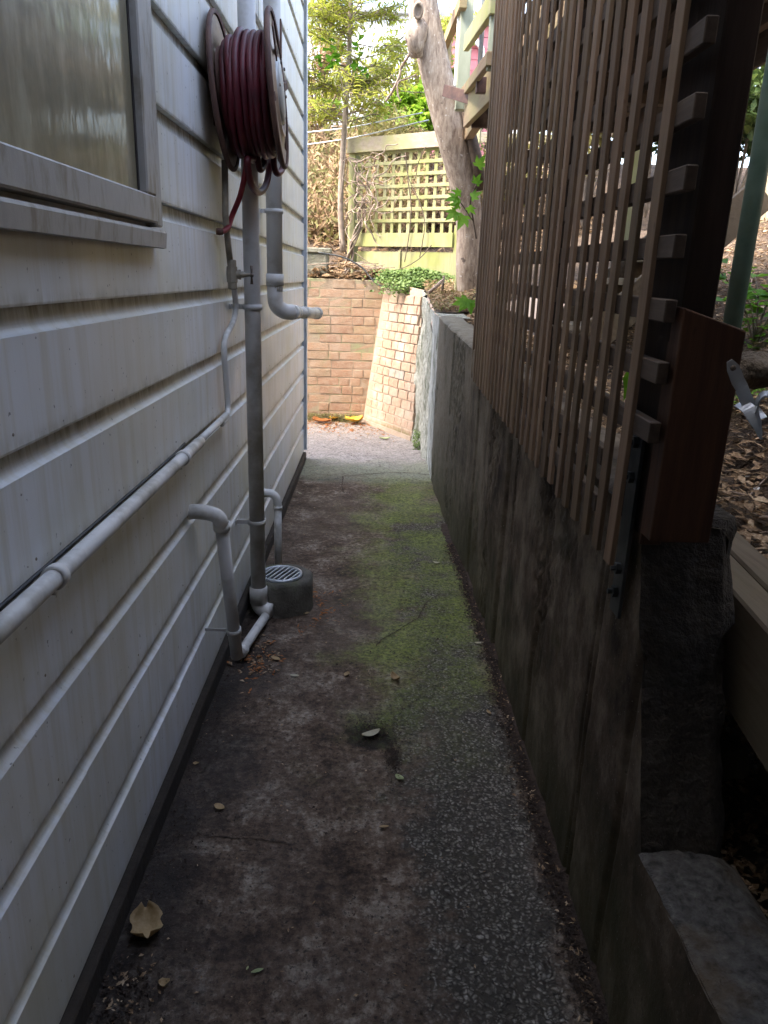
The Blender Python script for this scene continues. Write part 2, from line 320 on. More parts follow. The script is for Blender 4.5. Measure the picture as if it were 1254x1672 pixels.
def mat_bark():
    m,nt,b=newmat('bark'); f=nz(nt,pos(nt,(9,9,2.2)),4,6,.7); c=ramp(nt,f,[(.3,(.15,.105,.08)),(.55,(.38,.305,.24)),(.75,(.54,.46,.38))])
    c=mix(nt,ramp(nt,nz(nt,pos(nt),30,2),[(.66,0),(.72,.8)]),c,(.58,.53,.48)); c=mix(nt,ramp(nt,nz(nt,pos(nt),12,2),[(.68,0),(.74,.8)]),c,(.06,.045,.04))
    setc(nt,b,c,.9,.2); bump(nt,b,f,.5,.015); return m
MT['bark']=mat_bark()
MT['stem']=simple('young_bark',(.16,.12,.09),(.32,.26,.20),14,.85,bs=60,bst=.4,bd=.005)
MT['twig']=simple('dry_twig',(.22,.15,.11),(.42,.33,.26),20,.85)
MT['darktwig']=simple('dark_twig',(.06,.04,.03),(.14,.10,.07),20,.85)
MT['lf_sap']=leafmat('podocarp_leaf',[(.12,.17,.03),(.32,.35,.05),(.56,.54,.10)],5,.4)
MT['lf_dark']=leafmat('shrub_leaf',[(.03,.055,.02),(.07,.11,.03),(.14,.18,.045)],4,.35)
MT['lf_bright']=leafmat('lime_leaf',[(.12,.22,.02),(.22,.36,.03),(.32,.45,.05)],5,.5)
MT['lf_ivy']=leafmat('ivy_leaf',[(.05,.09,.02),(.12,.19,.045),(.26,.34,.11)],14,.25)
MT['lf_fresh']=leafmat('fresh_leaf',[(.07,.20,.015),(.13,.31,.02),(.2,.4,.03)],4,.5)
MT['lf_dry']=leafmat('dry_straw',[(.10,.055,.03),(.27,.17,.09),(.46,.35,.21)],11,.2,.8)
MT['lf_litter']=leafmat('leaf_litter',[(.06,.035,.02),(.28,.18,.10),(.64,.50,.33)],16,.15,.8)
MT['lf_olive']=leafmat('olive_leaf',[(.10,.09,.03),(.20,.18,.06),(.30,.26,.10)],8,.3)
def flat(name,c,c2=None,rough=.6,tr=.2): return leafmat(name,[c,c2 or c],20,tr,rough)
MT['tan']=flat('tan_leaf',(.30,.20,.09),(.50,.36,.19)); MT['pale']=flat('pale_leaf',(.42,.38,.26),(.60,.56,.42)); MT['yellow']=flat('yellow_leaf',(.60,.33,.03),(.75,.50,.08)); MT['rustleaf']=flat('rust_leaf',(.25,.08,.02),(.42,.17,.05)); MT['greenleaf']=flat('pale_green_leaf',(.33,.38,.17),(.45,.50,.26))
MT['black']=simple('black_poly',(.012,.012,.014),(.03,.03,.035),9,.5)
MT['shell']=simple('shell_white',(.6,.6,.58),(.8,.8,.78),20,.4)
MT['pinkpaint']=simple('pink_paint',(.52,.16,.18),(.60,.22,.24),4,.6); MT['whitepaint']=simple('white_paint',(.72,.74,.76),(.8,.82,.84),3,.5)
MT['roof']=simple('grey_roof',(.20,.20,.21),(.3,.3,.31),6,.7)
MT['greenpole']=simple('green_painted_pipe',(.09,.17,.13),(.19,.29,.23),12,.3,bs=60,bst=.2,bd=.002,stain=(.17,.21,.14),stscale=8)
def mat_glass():
    m,nt,b=newmat('dirty_window_glass'); f=nz(nt,pos(nt,(1,3,.8)),3,5,.6)
    setc(nt,b,ramp(nt,f,[(.3,(.13,.115,.065)),(.5,(.21,.18,.105)),(.66,(.34,.31,.21))]),ramp(nt,nz(nt,pos(nt),30,3),[(.3,.3),(.7,.5)]),.5)
    b.inputs['Coat Weight'].default_value=.55; b.inputs['Coat Roughness'].default_value=.09; b.inputs['Coat IOR'].default_value=1.55
    n=bump(nt,b,nz(nt,pos(nt,(1,3,1.2)),5,3),.16,.01); nt.links.new(n,b.inputs['Coat Normal']); return m
MT['glass']=mat_glass()
# ============================================================ THE SETTING: ground
WX=-.625          # outer face of the house boards
def wallx(y):     # corridor face of the retaining wall
    P=[(-1,.57),(3.0,.572),(4.0,.545),(4.6,.515),(5.9,.478)]
    for (a,b),(c,d) in zip(P,P[1:]):
        if y<=c: return b+(d-b)*(y-a)/(c-a)
    return P[-1][1]
def grid(name,mt,x0,x1,nx,y0,y1,ny,fz,k='structure',par=None):
    vs=[];fs=[]
    for j in range(ny+1):
        for i in range(nx+1):
            x=x0+(x1-x0)*i/nx;y=y0+(y1-y0)*j/ny; r=fz(x,y); vs.append(r if hasattr(r,'__len__') else (x,y,r))
    for j in range(ny):
        for i in range(nx): a=j*(nx+1)+i; fs.append((a,a+1,a+nx+2,a+nx+1))
    b=MB();b.add(vs,fs,True); o=b.build(name,mt,par)
    if k:o['kind']=k
    return o
def gz(x,y):
    z=.010*fb(x*2.2,y*1.4)+.004*fb(x*9,y*9,3)
    d=math.hypot(x-HX,y-HY); z-=.016*math.exp(-(d/.10)**2)
    e=abs(y-5.85-.05*fb(x*3,1))
    z-=.008*math.exp(-(e/.03)**2)
    if y>5.85: z+=.006
    return z
grid('concrete_path',MT['ground'],-.72,.66,110,-1.2,8.7,640,gz)
grid('side_yard_path',MT['ground'],-6,-.72,30,6.2,8.7,14,lambda x,y:-.004+.004*fb(x,y))
b=MB(); b.box(-60,60,-40,90,-.32,-.3); kind(b.build('ground',MT['soil']))
# cracks filled with dirt
def ribbon(name,pts,w,mt,z=.004,seed=0):
    r=random.Random(seed); P=[]
    for (a,c) in zip(pts,pts[1:]):
        n=max(2,int(math.dist(a,c)/.012))
        for i in range(n): t=i/n; P.append((a[0]+(c[0]-a[0])*t+r.uniform(-.004,.004),a[1]+(c[1]-a[1])*t+r.uniform(-.004,.004)))
    vs=[];fs=[]
    for i,p in enumerate(P):
        q=P[min(i+1,len(P)-1)];o=P[max(i-1,0)];dx,dy=q[0]-o[0],q[1]-o[1];L=math.hypot(dx,dy) or 1;nx,ny=-dy/L,dx/L;ww=w*r.uniform(.3,1)
        for s in (-1,1): x=p[0]+nx*ww*s;y=p[1]+ny*ww*s; vs.append((x,y,gz(x,y)+z-.0005))
    for i in range(len(P)-1): fs.append((2*i,2*i+1,2*i+3,2*i+2))
    m=MB();m.add(vs,fs); return kind(m.build(name,mt),'stuff')
def zp(px,py,z=0): v=aZ(px,py,z); return (v.x,v.y)
ribbon('path_crack',[zp(745,968),zp(716,972),zp(696,985),zp(683,1010),zp(650,1028),zp(625,1042),zp(612,1055)],.0035,MT['dirt'],seed=1)
ribbon('path_crack',[zp(280,1365),zp(330,1363),zp(400,1371),zp(480,1380)],.0025,MT['dirt'],seed=2)
ribbon('path_crack',[zp(560,780),zp(590,776),zp(640,772),zp(680,774),zp(706,777)],.006,MT['dirt'],seed=3)
ribbon('path_crack',[zp(560,780),zp(558,795),zp(562,808)],.006,MT['dirt'],seed=4)
ribbon('path_crack',[zp(600,882),zp(640,880),zp(672,876)],.004,MT['dirt'],seed=5)
# ============================================================ HOUSE
house=thing('weatherboard_house','off-white weatherboard house wall with stains and pipes along the left of the path','house',(0,0,0))
CY=6.53
def board_profile(p):   # (x,z) outer profile, local
    c=.050
    pr=[(-.022,-.001),(0.0,-.001),(.0015,.004),(.001,p-c)]
    for t in np.linspace(0,1,7)[1:]:
        a=t*math.pi/2; pr.append((.001-.0185*math.sin(a*.98),p-c+.022*(1-math.cos(a))))
    pr+= [(-.0190,p-.002),(-.024,p-.002)]
    return pr
_bm={}
def board(p,L):
    k=(round(p,4),round(L,3))
    if k in _bm: return _bm[k]
    pr=board_profile(p);n=len(pr);ny=max(2,int(L/.35));vs=[];fs=[]
    for j in range(ny+1):
        y=L*j/ny
        for (x,z) in pr: vs.append((x+.0022*fb(y*1.3,z*2,p*7+L),y,z))
    for j in range(ny):
        for i in range(n-1):
            fs.append((j*n+i,(j+1)*n+i,(j+1)*n+i+1,j*n+i+1))
    fs.append(tuple(range(n))); fs.append(tuple(ny*n+i for i in range(n))[::-1])
    me=bpy.data.meshes.new('weatherboard'); me.from_pydata(vs,[],fs); me.materials.append(MT['siding']); me.update()
    _bm[k]=me; return me
zs=[.080+.2415*i for i in range(7)]; z=zs[-1]
while z<4.1: z+=.2505; zs.append(z)
rb=random.Random(3)
for i,(a,c) in enumerate(zip(zs,zs[1:])):
    joints=[-1.5]+({1:[1.42],2:[4.3],5:[2.14],3:[3.0],6:[4.9],7:[3.3],4:[1.0],0:[2.2]}.get(i,[rb.uniform(1,5)]))+[CY]
    for u,v in zip(joints,joints[1:]):
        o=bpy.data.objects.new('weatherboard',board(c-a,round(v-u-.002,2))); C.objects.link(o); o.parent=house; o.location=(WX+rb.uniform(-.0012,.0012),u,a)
nl=MB(); rn=random.Random(8)
for a,c in zip(zs,zs[1:]):
    for i in range(12):
        y=.75+.52*i+rn.uniform(-.03,.03); nl.lathe([(0,.0016),(.0026,.0014),(.0036,0)],(WX+.001,y,a+.032+rn.uniform(-.004,.004)),(1,0,0),6)
nl.build('nail_heads',MT['brass'],house)['kind']='stuff'
m=MB();
m.box(-.75,-.600,-1.5,CY-.03,-.02,.074,bev=.006)   # plinth
m.build('plinth',MT['plinth'],house)
m=MB(); m.box(-5,-.655,-1.5,CY-.03,.10,4.2); m.build('wall_core',MT['plinth'],house)
m=MB(); m.box(-.655,-.606,CY,CY+.022,.085,4.15,bev=.002); m.box(-.6045,-.597,CY-.028,CY+.022,.085,4.15,bev=.001); m.build('corner_trim',MT['trim'],house)
m=MB(); m.box(-5,-.66,CY+.002,CY+.02,.085,4.2);m.build('end_wall',MT['siding'],house)
m=MB(); m.box(-5,-.34,-1.6,CY+.25,4.2,4.26); m.box(-.34,-.315,-1.6,CY+.25,4.12,4.30); m.build('eave',MT['winframe'],house)
# ---- window
win=MB(); XW=-.585
FY=2.105; LY=.3; Z0=1.712; ZT=2.95
sash=MB(); sash.box(-.635,XW,LY,FY,Z0,Z0+.066,bev=.004); sash.box(-.635,XW,FY-.078,FY,Z0+.0665,ZT,bev=.004); sash.box(-.635,XW,LY,FY-.079,ZT-.07,ZT,bev=.004)
fr=sash.build('window_sash',MT['winframe'],house)
tr=MB(); tr.box(-.635,-.592,FY+.012,FY+.068,1.705,3.02,bev=.004); tr.box(-.635,-.592,LY,FY+.010,ZT+.012,3.02,bev=.003); tr.build('window_trim',MT['winframe'],house)
sl=MB();
P=[(-.635,1.706),(-.588,1.697),(-.585,1.690),(-.588,1.652),(-.598,1.650),(-.635,1.655)]
n=len(P);vs=[(x,LY,z) for x,z in P]+[(x,FY+.075,z) for x,z in P]
sl.add(vs,[tuple(range(n)),tuple(range(n,2*n))[::-1]]+[(i,i+n,(i+1)%n+n,(i+1)%n) for i in range(n)]); sl.build('window_sill',MT['winframe'],house)
g=MB(); g.box(-.622,-.608,LY,FY-.079,Z0+.067,ZT-.071); g.build('window_pane',MT['glass'],house)
g=MB(); g.box(-.634,-.600,FY+.001,FY+.0115,1.712,2.95); g.box(-.634,-.605,FY-.0895,FY-.0785,Z0+.0675,ZT-.071); g.build('rubber_seal',MT['rubber'],house)
# ============================================================ PIPES
def clip(par,y,z,r,x,mt='pvc'):
    m=MB(); m.lathe([(r+.0015,-.011),(r+.006,-.011),(r+.006,.011),(r+.0015,.011)],(x,y,z),(0,0,1),24)
    m.box(WX-.01,x-r-.004,y-.008,y+.008,z-.010,z+.010); m.box(WX-.005,WX+.004,y-.03,y+.03,z-.011,z+.011,bev=.001)
    return m.build('pipe_clip',MT[mt],par)
dx=-.530
dp=thing('downpipe','tall grey round downpipe on the wall, running down beside the round floor drain','pipe',(0,0,0))
m=MB(); m.tube([(dx,3.26,4.1),(dx,3.262,2.0),(dx,3.27,.14)],[.034,.034,.035],24); m.build('pipe',MT['pvc'],dp)
for z in (2.95,1.455,.495): clip(dp,3.265,z,.035,dx)
m=MB(); m.lathe([(.0365,-.05),(.042,-.05),(.042,.03),(.037,.035)],(dx,3.27,.135),(0,0,1),24)
m.tube(catmull([(dx,3.27,.11),(dx,3.27,.085),(dx+.012,3.268,.060),(dx+.035,3.262,.048),(dx+.060,3.255,.046)],5),.038,20); m.build('elbow',MT['pvclight'],dp)
d2=thing('downpipe','second downpipe, behind the hose reel, ending in an elbow and a short outlet','pipe',(0,0,0))
x2,y2=-.553,4.16
m=MB(); m.tube([(x2,y2,4.1),(x2,y2,1.50)],.042,24); m.build('pipe',MT['pvc'],d2)
clip(d2,y2,1.90,.042,x2)
m=MB(); m.lathe([(.043,-.03),(.0475,-.03),(.0475,.03),(.043,.03)],(x2,y2,1.56),(0,0,1),24); m.build('collar',MT['pvc'],d2)
e=aY(458,497,4.22); e2=aY(517,512,4.62)
m=MB(); m.tube(catmull([(x2,y2,1.53),(x2,y2,1.47),(x2+.01,y2+.005,1.425),(x2+.045,y2+.03,1.397),(x2+.085,y2+.06,1.392)],6),.042,22); m.build('elbow',MT['pvc'],d2)
A=V(x2+.08,y2+.06,1.392);B=V(-.375,4.80,1.362)
m=MB(); m.tube([A,B],.033,22); m.build('outlet_pipe',MT['pvclight'],d2)
dd=(B-A).normalized()
for t,rr in ((.02,.040),(.12,.038),(.42,.0355),(.93,.037)):
    m=MB(); m.lathe([(.033,-.022),(rr,-.022),(rr,.022),(.033,.022)],A+(B-A)*(t+.03),dd,22); m.build('pipe_socket',MT['pvclight'],d2)
# thin water pipe with tap
wp=thing('water_pipe','thin painted water pipe with a stop tap, dropping from the reel then along the boards','pipe',(0,0,0))
def wx(px,py,x=-.592): return aX(px,py,x)
m=MB(); m.tube([wx(367,262),wx(368,350),wx(372,395),wx(376,432)],.0125,12); m.build('riser',MT['brass'],wp)
m=MB(); t0=wx(379,448,-.585); m.lathe([(.014,.055),(.0175,.052),(.0175,.03),(.021,.03),(.023,.0),(.021,-.03),(.0185,-.032),(.0185,-.055),(.014,-.058)],t0,(0,0,1),8,False)
ax=V(1,.35,0).normalized(); m.lathe([(.017,.0),(.017,.026),(.013,.03),(.013,.045),(.008,.05),(.006,.075)],t0,ax,12)
m.lathe([(.022,.027),(.022,.034)],t0,ax,6,False); m.build('tap_body',MT['brass'],wp)
hh=t0+ax*.078
m=MB(); m.lathe([(.0,-.006),(.009,-.005),(.009,.006),(0,.008)],hh,ax,12)
m.tube([hh+V(0,0,.036),hh+V(0,0,.012),hh-V(0,0,.012),hh-V(0,0,.036)],[.0065,.004,.004,.0065],8); s_=ax.cross(V(0,0,1)); m.tube([hh+s_*.022,hh-s_*.022],.0045,8)
m.build('tap_handle',MT['tap'],wp)
m=MB(); m.tube(catmull([wx(382,468,-.588),wx(385,500,-.588),wx(381,525,-.592),wx(368,552,-.597),wx(366,575,-.597),wx(369,620,-.597),wx(372,665,-.597),wx(370,682,-.59),wx(362,692,-.588)],6),.0120,12); m.build('bent_pipe',MT['pvclight'],wp)
L0=wx(366,689,-.588); zc=1.045
m=MB(); m.tube([(-.588,2.93,1.052),(-.588,2.60,1.050),(-.588,2.40,1.048)],.0125,12); m.build('pipe',MT['pvclight'],wp)
m=MB(); m.tube([(-.585,2.47,1.047),(-.585,2.44,1.046),(-.585,.9,1.046),(-.585,-1.0,1.046)],[.0150,.0185,.0185,.0185],16); m.build('pipe',MT['pvclight'],wp)
for y in (2.23,1.285,.2):
    m=MB(); m.lathe([(.019,-.012),(.0235,-.012),(.0235,.012),(.019,.012)],(-.585,y,1.046),(0,1,0),16); m.box(WX-.004,-.598,y-.012,y+.012,1.012,1.032,bev=.002); m.lathe([(0,.0),(.008,0),(.008,.012),(0,.012)],(-.600,y,1.016),(1,0,0),8); m.build('pipe_clip',MT['pvclight'],wp)
m=MB(); m.tube(catmull([V(WX+.003,2.40,1.052),V(WX+.006,2.2,1.048),V(WX+.004,1.6,1.047),V(WX+.004,.9,1.047),V(WX+.004,-.5,1.047)],8),.0045,6); tag(m.build('electric_cable',MT['black']),'thin black cable tucked against the boards just above the low water pipe','cable')
# waste pipe and the run to the gully
wa=thing('waste_pipe','grey waste pipe bending out of the boards and leaning down to the path','pipe',(0,0,0))
e0=V(WX-.005,2.43,.805); e1=V(-.545,2.44,.80); e3=V(-.525,2.47,.74); e4=aX(387,1072,-.515)
m=MB(); m.tube(catmull([e0,e0+V(.03,0,.003),e1+V(-.005,0,-.002),e1+V(.018,.008,-.022),e3],6),.026,20); m.lathe([(.027,-.012),(.030,-.012),(.030,.012),(.027,.012)],e3+V(0,0,.004),(e4-e3).normalized(),20); m.build('elbow',MT['pvclight'],wa)
m=MB(); m.tube([e3,e4],.0235,20); m.build('pipe',MT['pvc'],wa)
q=e3+(e4-e3)*.78
m=MB(); m.lathe([(.024,-.012),(.028,-.012),(.028,.012),(.024,.012)],q,(e4-e3).normalized(),20); m.box(WX-.004,q.x-.02,q.y-.002,q.y+.002,q.z-.004,q.z+.008); m.build('pipe_clip',MT['pvc'],wa)
Q0=aZ(393,1066,.055); dr=MB(); dr.tube([Q0,V(-.490,3.20,.045)],.021,16); dr.lathe([(.022,0),(.026,0),(.026,.04),(.022,.04)],Q0,(V(-.490,3.20,.045)-Q0).normalized(),16); tag(dr.build('drain_pipe',MT['pvclight']),'short pale pipe lying on the path from the leaning waste pipe to the floor drain','pipe')
sp=thing('waste_pipe','small pale waste pipe with a swan-neck bend dropping behind the floor drain','pipe',(0,0,0))
f0=V(WX-.005,3.86,.46); 
m=MB(); m.tube(catmull([f0,f0+V(.05,0,0),f0+V(.085,0,-.004),f0+V(.112,0,-.028),f0+V(.118,0,-.075)],6),.0225,18); m.lathe([(.023,-.01),(.027,-.01),(.027,.01),(.023,.01)],f0+V(.04,0,0),(1,0,0),18); m.build('elbow',MT['pvclight'],sp)
m=MB(); m.tube([f0+V(.118,0,-.07),(f0.x+.118,3.86,.02)],.0205,18);m.lathe([(.021,-.008),(.0245,-.008),(.0245,.008),(.021,.008)],f0+V(.118,0,-.08),(0,0,1),18); m.build('pipe',MT['pvclight'],sp)
# gully
gu=thing('floor_drain','squat round concrete drain surround with a slotted grate, beside the tall downpipe','drain',(-.442,3.44,0))
m=MB(); prof=[(.163,-.02),(.161,.03),(.158,.12),(.154,.150),(.144,.162),(.120,.164),(.104,.158),(.098,.12),(.0,.10)]
m.lathe(prof,(0,0,0),(0,0,1),56)
m.v=[(x*(1+.05*fb(x*9,y*9,z*9)),y*(1+.05*fb(x*9+4,y*9,z*9)),z+.006*fb(x*14,y*14,z*14)) for x,y,z in m.v]; m.build('surround',MT['gully'],gu)
m=MB(); m.lathe([(.097,.150),(.104,.156),(.104,.170),(.094,.173),(.090,.166),(.090,.150)],(0,0,0),(0,0,1),40)
for i in range(-3,4):
    y=i*.0245; h=math.sqrt(max(.092**2-y*y,0)); m.beam((-h*.9-y*.0,y,.166),(h*.9,y,.166),.0085,.009,bev=.001)
gr=m.build('grate',MT['galv'],gu); m=MB(); m.lathe([(.0,.122),(.0965,.122)],(0,0,0),(0,0,1),20); m.build('sump_shade_disc',MT['rubber'],gu); gr.rotation_euler.z=math.radians(68)  # dark disc under the grate stands in for the shade inside the drain
# ============================================================ HOSE REEL
hr=thing('hose_reel','round rusty steel hose reel bracketed to the boards beyond the window','hose reel',(0,0,0))
c0=V(-.585,3.06,2.215); c1=V(-.378,3.065,2.232); ra=(c1-c0).normalized()
def flange(c,sgn,nm):
    m=MB(); m.lathe([(.262,-.006),(.270,-.010),(.278,-.004),(.279,.006),(.272,.012),(.262,.008)],c,ra,56); m.build('rim',MT['rust'],hr)
    m=MB(); m.lathe([(.262,.002),(.235,-.004*sgn),(.200,.004*sgn),(.165,.006*sgn),(.160,.014*sgn),(.150,.014*sgn),(.130,.004*sgn),(.0,.004*sgn)],c,ra,56)
    m.build(nm,MT['flange'],hr)
flange(c0,-1,'flange');flange(c1,1,'flange')
for k in range(6):
    a=k*math.pi/3+.3; u=V(0,math.cos(a),math.sin(a)); m=MB(); m.beam(c1+ra*.012+u*.13,c1+ra*.010+u*.262,.032,.006,up=ra,bev=.001); m.build('rib',MT['rust'],hr)
m=MB(); m.lathe([(.0,.022),(.110,.020),(.118,.012),(.118,.006)],c1,ra,40); m.build('centre_plate',MT['galvplate'],hr)
for k in range(6):
    a=k*math.pi/3; p=c1+ra*.020+V(0,math.cos(a),math.sin(a))*.1; m=MB(); m.lathe([(.0,.007),(.006,.006),(.007,0)],p,ra,8); m.build('bolt',MT['tap'],hr)
m=MB(); m.lathe([(.16,.0),(.16,(c1-c0).length)],c0,ra,40); m.build('drum',MT['rust'],hr)
m=MB(); m.box(-.64,-.60,3.04,3.08,2.10,2.34,bev=.003); m.build('wall_bracket',MT['rust'],hr)
# hose: two layers of turns
ho=thing('garden_hose','burgundy rubber hose wound in thick turns on the rusty wall reel','hose',(0,0,0))
uu=V(0,0,1); ww=ra.cross(uu).normalized(); uu=ww.cross(ra)
Lr=(c1-c0).length
def coil(t0,t1,turns,r0,ph,seed,n=40):
    pts=[]
    for i in range(int(turns*n)+1):
        f=i/(turns*n); a=ph+2*math.pi*turns*f; t=min(max(t0+(t1-t0)*f+.010*math.sin(a*1.0+seed)+.010*fb(a*.3,seed,2),.016),Lr-.016)
        r=r0+.016*fb(a*.35,seed*3.1,f*5)+.004*math.sin(a*.5+seed); sag=-.016*(1 if True else 0)
        pts.append(c0+ra*t+(uu*math.cos(a)+ww*math.sin(a))*r+V(0,0,sag))
    return pts
m=MB(); m.tube(coil(.022,Lr-.018,7,.182,0,1),.0135,10); m.tube(coil(Lr-.022,.05,5.6,.209,.4,2),.0135,10)
m.tube(coil(.035,Lr-.04,3.5,.196,2.2,4),.0135,10)
m.build('hose_coils',MT['hose'],ho)
for o in list(hr.children)+[ho.children[0]]: o.data.transform(Matrix.Translation(c0)@Matrix.Scale(.935,4)@Matrix.Translation(-c0))
# hanging loops
m=MB(); a=aX(404,232,-.50);
m.tube(catmull([c0+ra*.105+V(0,.17,-.10),c0+ra*.10+V(-.0,.02,-.215),aX(404,262,-.49),aX(410,300,-.49),aX(423,314,-.485),aX(435,300,-.47),aX(441,262,-.455),c0+ra*.16+V(0,.06,-.18)],8),.0135,10)
m.tube(catmull([c0+ra*.13+V(0,.16,-.12),aX(421,235,-.47),aX(422,268,-.47),aX(426,277,-.465),aX(431,266,-.46),aX(433,235,-.455),c0+ra*.15+V(0,.16,-.12)],8),.0125,10)
m.tube(catmull([c0+ra*.17+V(0,.15,-.10),aX(447,262,-.43),aX(452,283,-.42),aX(461,276,-.41),aX(463,255,-.405)],6),.0125,10)
m.build('hanging_loop',MT['hose'],ho)
m=MB(); m.tube(catmull([c0+ra*.09+V(0,.15,-.12),c0+ra*.09+V(0,.0,-.21),aX(404,258,-.50),aX(400,285,-.51),aX(392,320,-.54),aX(380,350,-.578),aX(372,372,-.585),aX(360,379,-.60)],8),.0105,10); m.build('hose_tail',MT['hosered'],ho)
m=MB(); m.lathe([(0,-.012),(.012,-.012),(.014,0),(.012,.014),(0,.016)],aX(358,378,-.605),(1,.2,0),10); m.build('hose_fitting',MT['rust'],ho)
# ============================================================ RETAINING WALL
wallth=thing('retaining_wall','dark board-marked concrete retaining wall running along the right of the path under the slat screen','wall',(0,0,0))
seams=[(aX(px,py,.57).y,w,d) for px,py,w,d in [(781,930,.007,.012),(820,1000,.01,.008),(870,1050,.008,.014),(982,1000,.014,.016),(974,1000,.006,.012),(786,690,.008,.01),(826,800,.01,.012),(733,640,.01,.008),(1010,1300,.008,.008)]]
offs=[]
def topz(y): return 1.115+(y-1.4)*.044
Y0,Y1=1.0,5.92
def nearY(z): return 1.25+(max(z,.3)-.48)*.36
vs=[];fs=[];NY=760;NZ=60
edges=sorted(s[0] for s in seams)
def wf(y,z):
    x=wallx(y)
    for s,w,d in seams: x+=1.4*d*math.exp(-((y-s-.006*fb(z*2,s))/w)**2)
    k=sum(1 for e in edges if e<y); x+=.006*math.sin(k*2.7+1)
    x+=.005*fb(y*2.2,z*2.0,2)+.0022*fb(y*22,z*20,5)
    r=fb(y*1.6,z*.8,9); 
    if r>.22: x+=.014*min(1,(r-.22)*6)*(.5+fb(y*30,z*30,1))
    for (a,c,wd) in ((2.86,.85,.05),(4.9,1.0,.06)):
        if abs(y-a)<wd and abs(z-c)<.28: x+=.010+.010*fb(y*40,z*40,3)
    return x
for j in range(NZ+1):
    for i in range(NY+1):
        z0=j/NZ; y=Y0+(Y1-Y0)*(i/NY); z=-.03+(topz(y)+.03)*z0; yn=max(y,nearY(z)); 
        vs.append((wf(yn,z)+.0,yn,z-.012*(1 if j==NZ else 0)))
for j in range(NZ):
    for i in range(NY): a=j*(NY+1)+i; fs.append((a,a+NY+1,a+NY+2,a+1))
m=MB();m.add(vs,fs,True); m.build('wall_face',MT['wall'],wallth)
# top slab and back
vs=[];fs=[];NY=150
for i in range(NY+1):
    y=nearY(1.1)+(Y1-nearY(1.1))*i/NY
    for k,(dx_,dz) in enumerate([(0,-.012),(.012,.002),(.06,.006),(.12,.003),(.17,-.004),(.19,-.03),(.19,-1.2)]):
        vs.append((wf(y,topz(y))+dx_+.006*fb(y*6,k),y+ .0,topz(y)+dz+.006*fb(y*5,k*2+1)))
for i in range(NY):
    for k in range(6): a=i*7+k; fs.append((a,a+1,a+8,a+7))
m=MB();m.add(vs,fs,True);m.build('wall_top',MT['render'] if False else MT['wall'],wallth)
# rubble near end
vs=[];fs=[];n1,n2=26,44
for j in range(n2+1):
    z=-.05+(1.13+.05)*j/n2
    wd=.19+(.02 if z>.9 else -.0)+max(0,(.62-z))*.04
    for i in range(n1+1):
        t=i/n1; x=.572+wd*t+ (0.012*fb(z*14,t*3,4) if t>.9 else 0)
        rd=.035*max(0,t-.82)/.18 ; y=nearY(z)+.012*fb(x*16,z*13,6)+rd
        if i==0: x=wf(nearY(z),z); y=nearY(z)
        vs.append((x,y,z))
for j in range(n2):
    for i in range(n1): a=j*(n1+1)+i; fs.append((a,a+1,a+n1+2,a+n1+1))
# side and top closers
b0=len(vs)
for j in range(n2+1):
    p=vs[j*(n1+1)+n1]; vs.append((p[0]+.02*fb(p[2]*12,3)+.01,p[1]+.12,p[2]-.01)); vs.append((p[0]-.0,p[1]+.5,p[2]-.02))
for j in range(n2):
    a=j*(n1+1)+n1;b_=(j+1)*(n1+1)+n1;c=b0+2*j;d=b0+2*(j+1); fs.append((a,c,d,b_)); fs.append((c,c+1,d+1,d))
b1=len(vs)
for i in range(n1+1): p=vs[n2*(n1+1)+i]; vs.append((p[0],p[1]+.25,p[2]-.006+.01*fb(p[0]*20,5)))
for i in range(n1): a=n2*(n1+1)+i; fs.append((a,a+1,b1+i+1,b1+i))
m=MB();m.add(vs,fs,True);m.build('broken_end',MT['concdark'],wallth)
# far return of wall: pale rendered edge then rough limed concrete to the brick buttress
def quadsurf(A,B,Cc,D,nu,nv,amp,fr,name,mt,par,nrm=(-1,0,0),kind_=None):
    vs=[];fs=[];A,B,Cc,D=map(Vector,(A,B,Cc,D));nn=Vector(nrm)
    for j in range(nv+1):
        for i in range(nu+1):
            u=i/nu;v=j/nv;p=(A*(1-u)+B*u)*(1-v)+(D*(1-u)+Cc*u)*v
            vs.append(p+nn*amp*fb(p.y*fr+p.x*fr,p.z*fr*.7,amp*100))
    for j in range(nv):
        for i in range(nu): a=j*(nu+1)+i; fs.append((a,a+1,a+nu+2,a+nu+1))
    m=MB();m.add(vs,fs,True);o=m.build(name,mt,par); return o
e=Y1
quadsurf((wallx(e)+.004,e,-.03),(.485,6.62,-.03),(.468,6.5,1.325),(wallx(e)+.002,e,1.305),16,40,.010,7,'rendered_return',MT['render'],wallth)
quadsurf((.480,6.62,-.03),(.392,7.42,-.03),(.448,7.70,1.47),(.463,6.5,1.33),34,52,.045,5,'rough_return',MT['rough'],wallth)
quadsurf((wallx(e),e,1.309),(.468,6.5,1.326),(.70,6.6,1.33),(.72,e-.1,1.30),8,8,.012,6,'return_cap',MT['rough'],wallth,(0,0,1))
